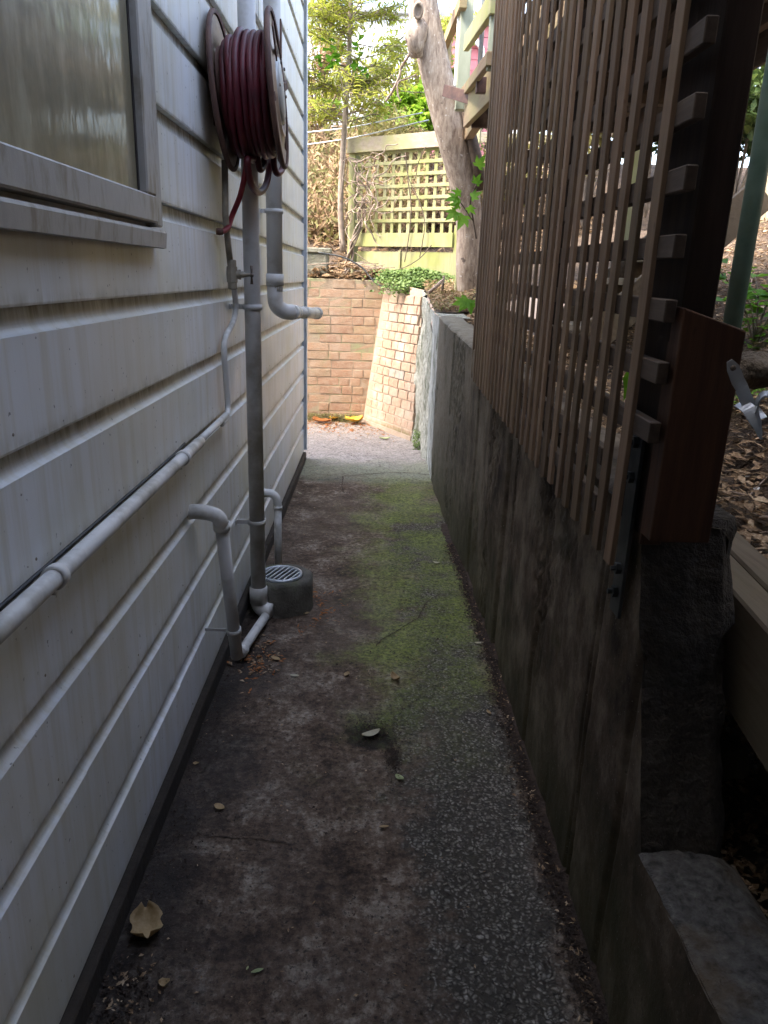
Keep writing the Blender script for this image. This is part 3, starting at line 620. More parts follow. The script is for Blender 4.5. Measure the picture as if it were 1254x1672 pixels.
# low step block
st=thing('concrete_step','low pebbly concrete block at the foot of the near end of the retaining wall','step',(0,0,0))
vs=[];fs=[];n1,n2=30,50
for j in range(n2+1):
    for i in range(n1+1):
        x=.572+.20*i/n1; y=.25+(1.243-.25)*j/n2; z=.485+.05*(1.243-y)+.006*fb(x*18,y*18)+.004*fb(x*50,y*50,3)
        rr=max(0,(x-.70)/.07)**2*.03+(max(0,.585-x)/.013)**2*.008; vs.append((x+ .006*fb(y*9,2),y,z-rr))
for j in range(n2):
    for i in range(n1): a=j*(n1+1)+i; fs.append((a,a+1,a+n1+2,a+n1+1))
m=MB();m.add(vs,fs,True);m.build('top',MT['stepconc'],st)
vs=[];fs=[]
for j in range(n2+1):
    y=.25+(1.245-.25)*j/n2; zt=.485+.05*(1.243-y)-.004
    for k in range(13): z=-.03+(zt+.03)*k/12; vs.append((.566+.008*fb(y*5,z*5,8)+(.004 if k<12 else .006),y,z))
for j in range(n2):
    for k in range(12): a=j*13+k; fs.append((a,a+1,a+14,a+13))
m=MB();m.add(vs,fs,True); m.box(.60,.785,.25,1.26,-.02,.44);m.build('side',MT['wall'],st)
# ============================================================ BRICK WALLS (bricks individual)
bw=thing('brick_wall','pink-brown brick wall closing the end of the path, low and mossy at its foot','wall',(0,0,0))
CH=.0945; BL=.245; J=.012
def brickmesh(l,h,d,seed):
    r=random.Random(seed); m=MB(); m.box(-l/2,l/2,-d,0,-h/2,h/2,bev=.003)
    m.v=[(x+.0025*r.uniform(-1,1),y+.002*r.uniform(-1,1),z+.002*r.uniform(-1,1)) for x,y,z in m.v]
    me=bpy.data.meshes.new('brick'); me.from_pydata(m.v,[],m.f); me.update(); return me
def setmesh(key,l,mt,cache={}):
    k=(key,round(l,3))
    if k not in cache:
        me=brickmesh(l,CH-J,.05,hash(k)%1000); me.materials.append(mt); cache[k]=me
    return cache[k]
rr=random.Random(11)
YB=8.33
for c in range(16):
    z=.03+CH*c+CH/2; x=-2.2-(.12 if c%2 else 0)+rr.uniform(-.02,.02)
    xr=-.134+(.207)*z/1.549+.05
    while x<xr-.03:
        l=BL-J if rr.random()>.28 else BL/2-J
        l=min(l,xr-x)
        if l<.04: break
        l=round(l,2); o=bpy.data.objects.new('brick',setmesh('a',l,MT['brick_a'])); C.objects.link(o); o.parent=bw
        o.location=(x+l/2,YB+rr.uniform(-.003,.003),z+rr.uniform(-.002,.002)); o.rotation_euler=(rr.uniform(-.006,.006),rr.uniform(-.008,.008),math.pi+rr.uniform(-.006,.006)); x+=l+J
m=MB(); m.box(-2.5,.3,YB+.0035,YB+.24,-.05,1.548,bev=.003); m.build('mortar_bed',MT['mortar'],bw)
bb=thing('brick_buttress','paler brick buttress leaning back at the right of the end wall, lime-streaked','wall',(0,0,0))
P1=V(-.134,8.33,0);P2=V(.378,7.41,0);P3=V(.073,8.33,1.549)
Pn=(P2-P1).cross(P3-P1).normalized()
if Pn.y>0: Pn=-Pn
ub=(P2-P1).normalized(); vb=Pn.cross(ub); 
if vb.z<0: vb=-vb
Wd=(P2-P1).length; h3=(P3-P1).dot(vb); l3=(P3-P1).dot(ub); P4=V(.455,7.70,1.47); l4=(P4-P1).dot(ub);h4=(P4-P1).dot(vb)
Rm=Matrix((ub,-Pn,vb)).transposed().to_4x4()   # local x along, -y out, z up
Lmax=h3
c=0
while c*CH<h4-CH*1.05:
    v=c*CH+CH/2+.01; le=l3*v/h3; ri=Wd+(l4-Wd)*v/h4 if v<h4 else l4+(l3-l4)*(v-h4)/(h3-h4); x=le+.008+(-.1 if c%2 else -.0)
    while x<ri-.03:
        l=(BL-J)*.78 if rr.random()>.45 else (BL/2-J)*1.05
        xa=max(x,le+.006);xb=min(x+l,ri); 
        if xb-xa>.02:
            l2=round(xb-xa,2); o=bpy.data.objects.new('brick',setmesh('b',l2,MT['brick_b'])); C.objects.link(o); o.parent=bb
            Mx=Rm.copy(); Mx.translation=P1+ub*(xa+l2/2)+vb*v+Pn*rr.uniform(-.0005,.0012); Mx=Mx@Matrix.Rotation(rr.uniform(-.012,.012),4,'Y')@Matrix.Rotation(math.pi,4,'Z'); o.matrix_local=Mx
        x+=l+J
    c+=1
m=MB(); q=Pn*-.0004; k=Pn*-.30
poly=[P1+q,P2+q+ub*.004,P4+q,P3+q]; vs=poly+[p+V(.05,.35,0) for p in poly]
m.add(vs,[(0,1,2,3),(0,4,5,1),(1,5,6,2),(2,6,7,3),(3,7,4,0)]); m.build('mortar_bed',MT['mortar_lime'],bb)
# skirt of render at foot of the buttress
m=MB(); m.box(-.01,Wd+.0,-.012,.02,-.02,.05); 
mm=Rm.copy(); mm.translation=P1; m.v=[tuple(mm@Vector(p)) for p in m.v]; m.build('footing',MT['mortar_lime'],bb)
# ============================================================ SLAT SCREEN
sc=thing('slat_screen','tall dark timber screen of upright slats on top of the right-hand wall','screen',(0,0,0))
ys=[1.462+.1*i for i in range(28)]
rs=random.Random(5); sm={}
for i,y in enumerate(ys):
    k=i%5
    if k not in sm:
        m=MB(); vs=[]; 
        for j in range(9):
            z=2.0*j/8; x=.0015*math.sin(j*1.3+k); yy=.0015*math.cos(j*1.7+k*2)
            for (a,c) in ((.001,-.0190),(0,-.018),(0,.0), (0,.0190),(.0095,.0190),(.0095,-.0190)): vs.append((a+x,c+yy,z))
        fs=[]
        for j in range(8):
            for q in range(6): fs.append((j*6+q,j*6+(q+1)%6,(j+1)*6+(q+1)%6,(j+1)*6+q))
        fs+= [tuple(range(6))[::-1],tuple(48+q for q in range(6))]
        m.add(vs,fs); o=m.build('slat',MT['slat'],sc); sm[k]=o.data
    else:
        o=bpy.data.objects.new('slat',sm[k]); C.objects.link(o); o.parent=sc
    xs=.500+.011*(y-1.46); o.location=(xs,y+rs.uniform(-.006,.006),1.034+.014*(y-1.46)+rs.uniform(-.004,.004)); o.rotation_euler=(rs.uniform(-.005,.005),rs.uniform(-.002,.002),rs.uniform(-.09,.09))
k=-2
while 1.338+.109*k<2.95:
    z=1.338+.109*k; m=MB(); e=1.357+rs.uniform(-.006,.006) if k>=0 else 1.62
    m.beam((.520,e,z),(.550,4.25,z+.02),.021,.040,bev=.002); m.build('batten',MT['batten'],sc); k+=1
m=MB(); m.box(.56,.622,1.413,1.60,1.10,3.0,bev=.003); m.build('post',MT['post'],sc)
for y in (2.62,4.1):
    m=MB(); m.box(.563,.625,y,y+.062,1.12,3.0,bev=.003); m.build('post',MT['post'],sc)
m=MB(); m.box(.5445,.552,1.475,1.535,.90,1.30,bev=.001); pl=m.build('bracket_strap',MT['darksteel'],sc)
for z in (1.29,1.215,1.01,.955):
    m=MB(); m.lathe([(0,-.022),(.006,-.022),(.006,-.012),(.013,-.012),(.013,0)],(.545,1.50,z),(1,0,0),6,False); m.build('bolt',MT['darksteel'],sc)
gp=thing('short_post','short red-brown timber post with a slanted top, standing on the broken end of the wall','post',(0,0,0))
m=MB(); x0,x1,y0,y1=.540,.657,1.350,1.402
vs=[(x0,y0,1.125),(x1,y0,1.125),(x1,y1,1.125),(x0,y1,1.125),(x0,y0,1.563),(x1,y0,1.527),(x1,y1,1.530),(x0,y1,1.566)]
m.add(vs,[(3,2,1,0),(4,5,6,7),(0,1,5,4),(1,2,6,5),(2,3,7,6),(3,0,4,7)]); o=m.build('short_post_body',MT['redpost'],gp); o.name='post_body'
bv=o.modifiers.new('b','BEVEL');bv.width=.003;bv.segments=2
m=MB(); m.box(.5425,.585,1.403,1.412,1.10,1.50,bev=.001); m.build('packing_board',MT['redpost'],gp)
# strap clamp
def strap(pts,w,name,par,wdir,th=.0022):
    m=MB();vs=[];fs=[];pts=[Vector(p) for p in pts];n=len(pts)
    for i,p in enumerate(pts):
        ww_=w[i] if hasattr(w,'__len__') else w; t=(pts[min(i+1,n-1)]-pts[max(i-1,0)]).normalized();d=Vector(wdir);d=(d-t*d.dot(t)).normalized();nn=t.cross(d)
        for a,c in ((-1,-1),(1,-1),(1,1),(-1,1)): vs.append(p+d*ww_/2*a+nn*th/2*c)
    for i in range(n-1):
        for k in range(4): fs.append((i*4+k,i*4+(k+1)%4,i*4+4+(k+1)%4,i*4+4+k))
    fs+=[(0,1,2,3)[::-1],tuple(4*(n-1)+k for k in range(4))]
    m.add(vs,fs); return m.build(name,MT['galv'],par)
cl=thing('pipe_clamp','galvanised strap clamp screwed to the right edge of the short post','clamp',(0,0,0))
Yc=1.335
def q3(px,py,y=Yc): return aY(px,py,y)
strap([q3(1191,589),q3(1197,601),q3(1205,622),q3(1212,634)],[.010,.022,.023,.022],'screw_tab',cl,(1,0,.25))
strap(catmull([q3(1211,634),q3(1220,655),q3(1232,672),q3(1243,685,1.32)],5),.023,'strap_arm',cl,(1,.0,.35))
strap(catmull([q3(1232,668,1.33),q3(1242,650,1.31),q3(1258,648,1.29),q3(1272,668,1.27),q3(1274,700,1.27),q3(1262,722,1.29)],6),.030,'strap_band',cl,(.3,1,.15))
strap(catmull([q3(1207,658,1.345),q3(1222,668,1.325),q3(1235,692,1.31),q3(1243,718,1.30)],5),[.024]*8+[.022,.02,.018,.014,.012,.010,.006,.003],'strap_tail',cl,(1,0,.45))
m=MB(); m.lathe([(0,-.003),(.0045,-.003),(.0055,0)],q3(1197,601,Yc-.003),(0,1,0),8); m.build('screw',MT['tap'],cl)
gpole=MB(); gpole.tube([(.838,1.80,.35),(.838,1.80,3.2)],.0215,20); tag(gpole.build('steel_pole',MT['greenpole']),'green painted metal pole standing behind the short post, a bright glint near its top','pole')
# ============================================================ RIGHT-HAND BANK
def beamx(y): return .80+.105*(y-1.39)
def bankz(x,y):
    bx=beamx(y)+.16
    z=.925+.70*max(0,x-bx-.25)-.0*(y)
    if x>bx+2.4: z=.925+.70*2.15+.35*(x-bx-2.4)
    return z+.05*fb(x*1.2,y*1.2,1)+.015*fb(x*6,y*6,1)
vs=[];fs=[];NX,NYb=50,90
for j in range(NYb+1):
    y=.2+8.4*j/NYb
    for i in range(NX+1):
        bx=beamx(y)+.165; t=i/NX; x=bx+(7.5-bx)*t**1.5; vs.append((x,y,bankz(x,y)-(.0 if i>2 else .004)))
for j in range(NYb):
    for i in range(NX): a=j*(NX+1)+i; fs.append((a,a+1,a+NX+2,a+NX+1))
b0=len(vs)
for j in range(NYb+1):
    y=.2+8.4*j/NYb; bx=beamx(y)+.165; vs.append((bx+.10,y,.70)); vs.append((bx+.45,y,.38))
for j in range(NYb):
    a=j*(NX+1);b_=(j+1)*(NX+1);c=b0+2*j; fs.append((a,c,c+2,b_)[::-1]); fs.append((c,c+1,c+3,c+2)[::-1])
m=MB();m.add(vs,fs,True);bank=kind(m.build('right_bank',MT['soil']))
grid('lower_ground',MT['soil'],.74,1.7,24,.0,8.0,60,lambda x,y:.33+.05*fb(x*3,y*3)+max(0,y-2.2)*.35*(1 if y<4.0 else 1.8/(y-2.2)))
# gap between wall top and the terrace further along
grid('terrace_strip',MT['soil'],.70,1.05,10,2.4,8.6,70,lambda x,y:1.0+(topz(y)-1.05)*min(1,(y-2.4)/2)+.02*fb(x*8,y*8)+max(0,y-6.2)*.1)
for nm,z0_,lab in (('timber_sleeper',.952,'long weathered two-plank timber edging beam beside the mulch, right of the broken wall end'),):
    t=thing(nm,lab,'timber',(0,0,0))
    for k,(o1,w) in enumerate(((0.0,.082),(.084,.078))):
        m=MB(); m.beam((beamx(.3)+o1+w/2,.3,z0_-.125+.003*k),(beamx(5.4)+o1+w/2,5.4,z0_-.125+.003*k),w,.25,bev=.006); m.build('plank',MT['sleeper'],t)
t=MB(); t.beam((.93,.6,.50),(1.02,1.53,.50),.11,.12,bev=.006); tag(t.build('timber_sleeper',MT['sleeper']),'short pale timber beam end low down beneath the long edging beam','timber')
def rock(c,r,seed,name='rock',lab=None,mt='rock',sq=(1,1,1)):
    m=MB();vs=[];fs=[];n=18;k=26
    for j in range(n+1):
        for i in range(k):
            th=math.pi*j/n;ph=2*math.pi*i/k;d=V(math.sin(th)*math.cos(ph),math.sin(th)*math.sin(ph),math.cos(th));rr_=1+.28*fb(d.x*1.3+seed,d.y*1.3,d.z*1.3)+.07*fb(d.x*6+seed,d.y*6,d.z*6)
            vs.append((c[0]+d.x*rr_*r*sq[0],c[1]+d.y*rr_*r*sq[1],c[2]+d.z*rr_*r*sq[2]))
    for j in range(n):
        for i in range(k): fs.append((j*k+i,(j+1)*k+i,(j+1)*k+(i+1)%k,j*k+(i+1)%k))
    m.add(vs,fs,True);o=m.build(name,MT[mt])
    if lab: tag(o,lab,'rock')
    return o
p=aY(1192,1238,1.62); rock(p,.045,3,lab='rough broken lump of concrete behind the black wall end',sq=(1,1,1.3))
rock(aY(1232,603,2.9),.10,8,lab='dark flat stone in the bank just above the clamp',mt='concdark',sq=(1.3,.8,.6))
# scatter helper
def scatter(name,mt,n,fpos,Lr_,wr,seed,k='stuff',flat=.35,curl=.1,par=None):
    r=random.Random(seed); m=MB()
    for i in range(n):
        p,nn=fpos(r)
        a=r.uniform(0,6.283);d=V(math.cos(a),math.sin(a),r.uniform(-flat,flat)); L=r.uniform(*Lr_)
        up=Vector(nn)+V(r.uniform(-.5,.5),r.uniform(-.5,.5),0)
        m.leaf(V(*p)-d*L/2,d,up,L,L*r.uniform(*wr),r.uniform(-curl,curl))
    o=m.build(name,mt,par)
    if k:o['kind']=k
    return o
def fbank(r):
    y=r.uniform(.9,8.5); bx=beamx(y)+.17; x=bx+(r.random()**1.4)*3.6; return (x,y,bankz(x,y)+r.uniform(.002,.05)),(0,0,1)
scatter('leaf_litter',MT['lf_litter'],22000,fbank,(.02,.075),(.2,.55),1)
def fnear(r):
    y=r.uniform(1.2,3.8); bx=beamx(y)+.17; x=bx+r.random()*.9; return (x,y,bankz(x,y)+r.uniform(.0,.02)),(0,0,1)
scatter('leaf_litter',MT['soil'],12000,fnear,(.008,.028),(.2,.7),2,flat=.6)
scatter('leaf_litter',MT['lf_litter'],9000,lambda r:((lambda x,y:((x,y,.345+.05*fb(x*3,y*3)+max(0,y-2.2)*.3+r.uniform(0,.02)),(0,0,1)))(r.uniform(.76,1.6),r.uniform(1.0,4.0))),(.01,.035),(.3,.7),3,flat=.6)
scatter('leaf_litter',MT['lf_litter'],2600,lambda r:((lambda x,y:((x,y,1.0+(topz(y)-1.05)*min(1,(y-2.4)/2)+.02+r.uniform(0,.03)),(0,0,1)))(r.uniform(.70,1.1),r.uniform(2.4,6.6))),(.02,.07),(.25,.5),4,flat=.6)
# sticks on bank
r=random.Random(9);m=MB()
for i in range(260):
    (x,y,z),_=fbank(r); a=r.uniform(0,6.28);L=r.uniform(.08,.45); dx_,dy_=math.cos(a)*L,math.sin(a)*L
    m.tube([(x,y,z+.01),(x+dx_/2,y+dy_/2,bankz(x+dx_/2,y+dy_/2)+.02),(x+dx_,y+dy_,bankz(x+dx_,y+dy_)+.015)],[.004,.0035,.002],5)
kind(m.build('fallen_sticks',MT['twig']),'stuff')
def shell(px,py,r_,lab,seed):
    y=1.2
    for it in range(30):
        y=1.0+it*.1; p=aY(px,py,y)
        if p.z<bankz(p.x,p.y)+.01: break
    m=MB();vs=[];fs=[];n=10;k=14
    for j in range(n+1):
        for i in range(k):
            th=math.pi*.55*j/n;ph=2*math.pi*i/k; vs.append((p.x+math.sin(th)*math.cos(ph)*r_*1.5,p.y+math.sin(th)*math.sin(ph)*r_,p.z+.004+math.cos(th)*r_*.5))
    for j in range(n):
        for i in range(k): fs.append((j*k+i,(j+1)*k+i,(j+1)*k+(i+1)%k,j*k+(i+1)%k))
    m.add(vs,fs,True); tag(m.build('shell',MT['shell']),lab,'shell')
shell(1241,801,.016,'larger white shell on the mulch right of the short post',1)
shell(1222,780,.008,'tiny white shell chip beside the larger one on the mulch',2)
# plants on the bank at the right
def leafy(root,base,n,spread,hgt,Lr_,wr,mt,seed,name='foliage',droop=.2,stems=6):
    r=random.Random(seed);m=MB();ms=MB()
    for s_ in range(stems):
        a=r.uniform(0,6.28);R_=r.uniform(.2,1)*spread; tip=V(base[0]+math.cos(a)*R_,base[1]+math.sin(a)*R_,base[2]+hgt*r.uniform(.5,1)); mid=V(base[0]+math.cos(a)*R_*.35,base[1]+math.sin(a)*R_*.35,base[2]+hgt*.5)
        P=catmull([V(*base),mid,tip],6); ms.tube(P,[.006*(1-i/len(P))+.002 for i in range(len(P))],5)
        for i in range(n//stems):
            p=P[min(len(P)-1,int(len(P)*(r.random()**.6)))]+V(r.gauss(0,.03),r.gauss(0,.03),r.gauss(0,.03)); a=r.uniform(0,6.28);L=r.uniform(*Lr_)
            m.leaf(p,V(math.cos(a),math.sin(a),r.uniform(-droop*2,droop)),V(r.uniform(-.4,.4),r.uniform(-.6,.1),1),L,L*r.uniform(*wr),r.uniform(-.1,.1))
    m.build(name,MT[mt],root);ms.build('stem',MT['stem'],root)
for (x,y,lab,s,mt,wr,hg) in [(2.05,4.1,'bright round-leaved plant on the bank between the tall post and the green pole',1,'lf_fresh',(.7,.95),.45),(2.7,4.6,'taller leafy shrub on the bank at the right edge, by the paling fence',2,'lf_ivy',(.5,.8),.9),(1.6,3.3,'small strap-leaved green plant low on the bank behind the slats',3,'lf_fresh',(.12,.2),.25)]:
    t=thing('bank_plant',lab,'plant',(0,0,0)); leafy(t,(x,y,bankz(x,y)),120,.30,hg,(.05,.11),wr,mt,s)
fe=thing('paling_fence','greenish paling fence at the top of the right-hand bank','fence',(0,0,0))
fx=3.7
for i in range(46):
    y=1.2+i*.15; m=MB(); z0=bankz(fx,y)-.1; m.box(fx,fx+.02,y,y+.138,z0,z0+1.6+.02*math.sin(i*5),bev=.002); m.build('paling',MT['toprail'],fe)
for zz in (.35,1.25):
    m=MB(); m.beam((fx+.045,1.0,bankz(fx,1)+zz),(fx+.045,8.2,bankz(fx,8)+zz),.045,.09,bev=.003); m.build('fence_rail',MT['toprail'],fe)
# steps seen through the slats
ts=thing('garden_steps','timber garden steps climbing the bank, glimpsed through the slats','steps',(0,0,0))
for i in range(6):
    m=MB(); z=1.30+.17*i; x=1.45+.17*i; m.box(x,x+.2,5.3,6.2,z-.05,z,bev=.004); m.build('tread',MT['sleeper'],ts)
for y in (5.24,6.22):
    m=MB(); m.beam((1.45,y,1.20),(2.5,y,2.2),.05,.22,bev=.004); m.build('stringer',MT['sleeper'],ts)
# ============================================================ DECK OVERHEAD
dk=thing('timber_deck','raised timber deck overhead on the right with posts and railings','deck',(0,0,0))
ZD=2.90
def dex(y): return .66+(6.5-y)*.075 if y>4.3 else .70-.0*(4.3-y)+.12
deckb=MB()
i=0;y=-1.6
while y<6.5:
    x0=dex(y) if y>.95 else -.30
    bd=MB(); bd.box(x0+.02,2.0 if y>.75 else 5.6,y,y+.136,ZD+.10,ZD+.13,bev=.002); bd.build('deck_board',MT['deckdark'],dk); y+=.141  # unseen near boards widened to the right to block sky light
for x in (1.0,1.4,1.8):
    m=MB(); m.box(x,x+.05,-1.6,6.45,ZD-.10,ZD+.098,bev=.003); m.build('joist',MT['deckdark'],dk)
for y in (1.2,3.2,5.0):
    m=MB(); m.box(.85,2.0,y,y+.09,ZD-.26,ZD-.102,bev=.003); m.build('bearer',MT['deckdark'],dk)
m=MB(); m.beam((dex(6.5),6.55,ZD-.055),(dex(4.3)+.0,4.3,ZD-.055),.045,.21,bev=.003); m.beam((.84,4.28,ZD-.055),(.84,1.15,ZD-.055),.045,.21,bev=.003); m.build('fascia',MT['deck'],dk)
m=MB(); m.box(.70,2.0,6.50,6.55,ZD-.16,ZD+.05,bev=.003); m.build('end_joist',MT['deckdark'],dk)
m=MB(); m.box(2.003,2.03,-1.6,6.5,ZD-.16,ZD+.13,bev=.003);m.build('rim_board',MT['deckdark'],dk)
# legs
_l=aY(759,200,7.35)
m=MB(); m.box(_l.x-.02,_l.x+.05,6.56,7.45,ZD-.16,ZD-.02,bev=.003); m.build('bearer',MT['deck'],dk)
for (x,y,z0) in ((_l.x,7.35,1.2),(1.92,6.3,1.7)):
    m=MB(); m.box(x,x+.075,y,y+.09,z0,ZD-.17,bev=.003); m.build('leg',MT['trellis'],dk)
# stair-like clutter under the deck
m=MB(); m.box(.84,1.5,6.36,6.395,ZD-.42,ZD-.33);m.box(.84,1.5,6.36,6.395,ZD-.62,ZD-.53);m.build('brace',MT['deckdark'],dk)
# railing posts
def rpost(px0,px1,pyb,Y,mt,w=None,zt=4.6,nm='rail_post'):
    a=aY(px0,pyb,Y);c=aY(px1,pyb,Y); m=MB(); m.box(a.x,c.x,Y-.0,Y+(c.x-a.x),a.z,zt,bev=.003); m.build(nm,MT[mt],dk)
rpost(744,764,178,6.74,'railpaint')
rpost(796,815,112,4.75,'railpaint')
rpost(722,734,150,8.7,'deck',zt=3.95)
rpost(741,746,140,6.95,'whitepaint',zt=3.75,nm='baluster')
a=aY(781,146,5.6); m=MB(); m.tube([a,V(a.x,a.y,4.5)],.016,12); m.build('baluster',MT['galv'],dk)
a=aY(785,140,5.55); m=MB(); m.box(a.x-.03,a.x+.035,a.y-.02,a.y+.03,a.z-.045,a.z+.05,bev=.003); m.build('post_bracket',MT['rust'],dk)
def rail(p0,p1,w,h,mt,nm='rail'):
    m=MB(); m.beam(p0,p1,w,h,bev=.003); m.build(nm,MT[mt],dk)
rail(aY(757,0,6.6),aY(727,72,8.75),.06,.10,'deck')            # top rail of the far section
rail(aY(807,2,4.7),aY(762,70,6.6),.04,.115,'trellis')         # mid rail near section
rail(aY(800,95,4.7),aY(760,148,6.6),.04,.07,'deck')           # bottom rail
rail(aY(760,148,6.6),aY(730,175,8.75),.04,.07,'deck')
arm=MB(); a=aY(727,148,6.72);c=aY(777,163,6.35); arm.beam(a,c,.045,.085,bev=.002); tag(arm.build('steel_bracket',MT['rust']),'rusty steel arm bridging the leaning tree trunk and the deck edge','bracket')
# ============================================================ BACK GARDEN
def backz(x,y):
    t=max(0,y-8.7); z=1.56+.10*min(t,.6)+ .62*max(0,t-.6)
    if y>12: z=1.56+.06+.62*2.7+.03*(y-12)
    if x>.3: z-=.10*min(1,(x-.3)*2)*(1 if y<9 else 0)
    return z+.04*fb(x*1.5,y*1.5,4)+.02*fb(x*7,y*7,4)
grid('garden_bank',MT['soil'],-5,9,110,8.42,30,120,lambda x,y:backz(x,y))
def cz(x,y): # corner bank between wall return and the garden
    return 1.33+.10*max(0,(y-6.3))+.02*fb(x*8,y*8)
grid('corner_bank',MT['soil'],.47,2.6,34,6.3,8.75,30,lambda x,y:cz(x,y)+max(0,x-.8)*.35)
m=MB(); m.box(-5,.40,8.58,8.75,1.2,1.56); kind(m.build('bank_edge',MT['soil']))
def fback(r):
    x=r.uniform(-1.6,3);y=8.35+(r.random()**1.5)*4.0; return (x,y,backz(x,max(y,8.45))+r.uniform(0,.05)),(0,-.3,1)
scatter('leaf_litter',MT['lf_dry'],9000,fback,(.04,.16),(.10,.4),21,flat=.6)
def ftop(r):
    x=r.uniform(-.9,.05);y=r.uniform(8.36,8.9);return (x,y,1.56+.02+.04*r.random()+max(0,.10-abs(x+.35)*.2)),(0,-.3,1)
scatter('leaf_litter',MT['lf_dry'],1500,ftop,(.03,.12),(.08,.3),22,flat=.7)
# straw tangle on the steep bank at left
def fstraw(r):
    x=r.uniform(-1.4,.6);y=r.uniform(9.8,12.1); return (x,y,backz(x,y)+r.uniform(.0,.35)),(0,-1,.4)
scatter('dry_grass',MT['lf_dry'],9000,fstraw,(.06,.22),(.08,.22),23,flat=1.6,curl=.3)
scatter('dry_grass',MT['lf_olive'],6000,fstraw,(.06,.20),(.10,.3),24,flat=1.6,curl=.3)
def fivy(r):
    x=r.gauss(.42,.17);y=r.uniform(7.9,8.55); z=1.62-max(0,8.2-y)*.55-abs(x-.42)*.15; return (x,y,z+r.uniform(-.02,.07)),(0,-.6,1)
scatter('ivy_ground_cover',MT['lf_ivy'],5200,fivy,(.022,.045),(.6,.95),25,flat=.8)
def fivy3(r):
    x=r.gauss(.12,.06);y=r.uniform(8.15,8.4); return (x,y,1.59+r.uniform(-.06,.05)),(0,-.7,1)
scatter('ivy_ground_cover',MT['lf_ivy'],500,fivy3,(.022,.045),(.6,.95),125,flat=.9)
def fivy2(r):
    x=r.uniform(-.1,.35);y=r.uniform(8.4,8.6); return (x,y,1.60+r.uniform(-.01,.06)),(0,-.6,1)
scatter('ivy_ground_cover',MT['lf_ivy'],700,fivy2,(.02,.04),(.6,.95),26,flat=.8)
def fcorner(r):
    x=r.uniform(.47,1.1);y=r.uniform(6.3,8.2); return (x,y,cz(x,y)+max(0,x-.8)*.35+r.uniform(.0,.07)),(0,-.3,1)
scatter('leaf_litter',MT['lf_dry'],2600,fcorner,(.03,.11),(.08,.3),27,flat=.8)
scatter('weeds',MT['lf_olive'],1500,fcorner,(.02,.06),(.2,.5),28,flat=1.0)
def fweed(r): 
    t=r.random(); return (.44+r.uniform(-.05,.03),7.0+.45*t,r.random()**2*.16),(-1,-.3,.4)
scatter('weeds',MT['lf_ivy'],420,fweed,(.015,.04),(.4,.8),29,flat=1)
def fmoss(r): return (r.uniform(-1.3,-.17),8.315-r.random()*.03,r.random()**1.6*.10),(0,-1,.5)
scatter('moss_fringe',MT['lf_olive'],2600,fmoss,(.008,.022),(.4,.9),30,flat=1)
# stones on top of the brick wall
def stoneblk(x0,x1,z0,z1,lab):
    m=MB(); m.box(x0,x1,8.40,8.62,z0,z1,bev=.02); m.v=[(x+.012*fb(x*9,z*9,y),y+.012*fb(x*7,z*7),z+.012*fb(x*8,z*5,3)) for x,y,z in m.v]; tag(m.build('stone_block',MT['rock']),lab,'stone')
a=aY(500,452,8.4);c=aY(536,414,8.4); stoneblk(a.x-.25,c.x,1.565,c.z,'mossy squared stone resting on top of the brick wall beside the house corner')
m=MB(); m.beam((-1.4,8.5,c.z+.03),(c.x+.03,8.5,c.z+.03),.22,.05,bev=.008); tag(m.build('coping_slab',MT['rock']),'thin mossy slab lying across the squared stone by the house corner','slab')
# ---- trellis panel
tp=thing('trellis_panel','green-mossed timber trellis panel with a twisted dead vine on its left side','trellis',(0,0,0))
TL=V(-.345,9.2,0);TR=V(.835,8.4,0);ut=(TR-TL).normalized();Lt=(TR-TL).length; nt_=V(ut.y,-ut.x,0)
def tb(u0,u1,z0,z1,d0,d1,name,mt,z0b=None):
    m=MB(); Mx=Matrix((ut,-nt_,V(0,0,1))).transposed().to_4x4(); Mx.translation=TL
    m.box(u0,u1,d0,d1,z0,z1,Mx,.003); return m.build(name,MT[mt],tp)
tb(-.03,.062,1.50,3.04,-.01,.08,'post','trellis'); tb(Lt-.05,Lt+.045,1.50,2.13,-.01,.08,'post','trellis'); tb(Lt-.05,Lt+.045,2.135,3.0,.02,.08,'post','trellis')
tb(-.03,Lt+.2,2.895,3.045,-.045,-.012,'top_rail','toprail')
tb(.063,Lt-.051,1.91,2.055,-.035,.0,'bottom_rail','trellis')
tb(.10,.70,1.62,1.86,.0,.03,'base_board','trellis'); tb(.71,Lt-.052,1.62,1.86,.0,.03,'base_board','trellis'); tb(.685,.715,1.6,1.87,-.02,-.002,'base_batten','trellis')
for i in range(12):
    u=.115+i*(Lt-.19)/11.5; tb(u,u+.040,2.05,2.90,.012,.022,'lath','trellis')
for i in range(7):
    z=2.165+i*.118; tb(.064,Lt-.052,z,z+.036,.0,.0105,'lath','trellis')
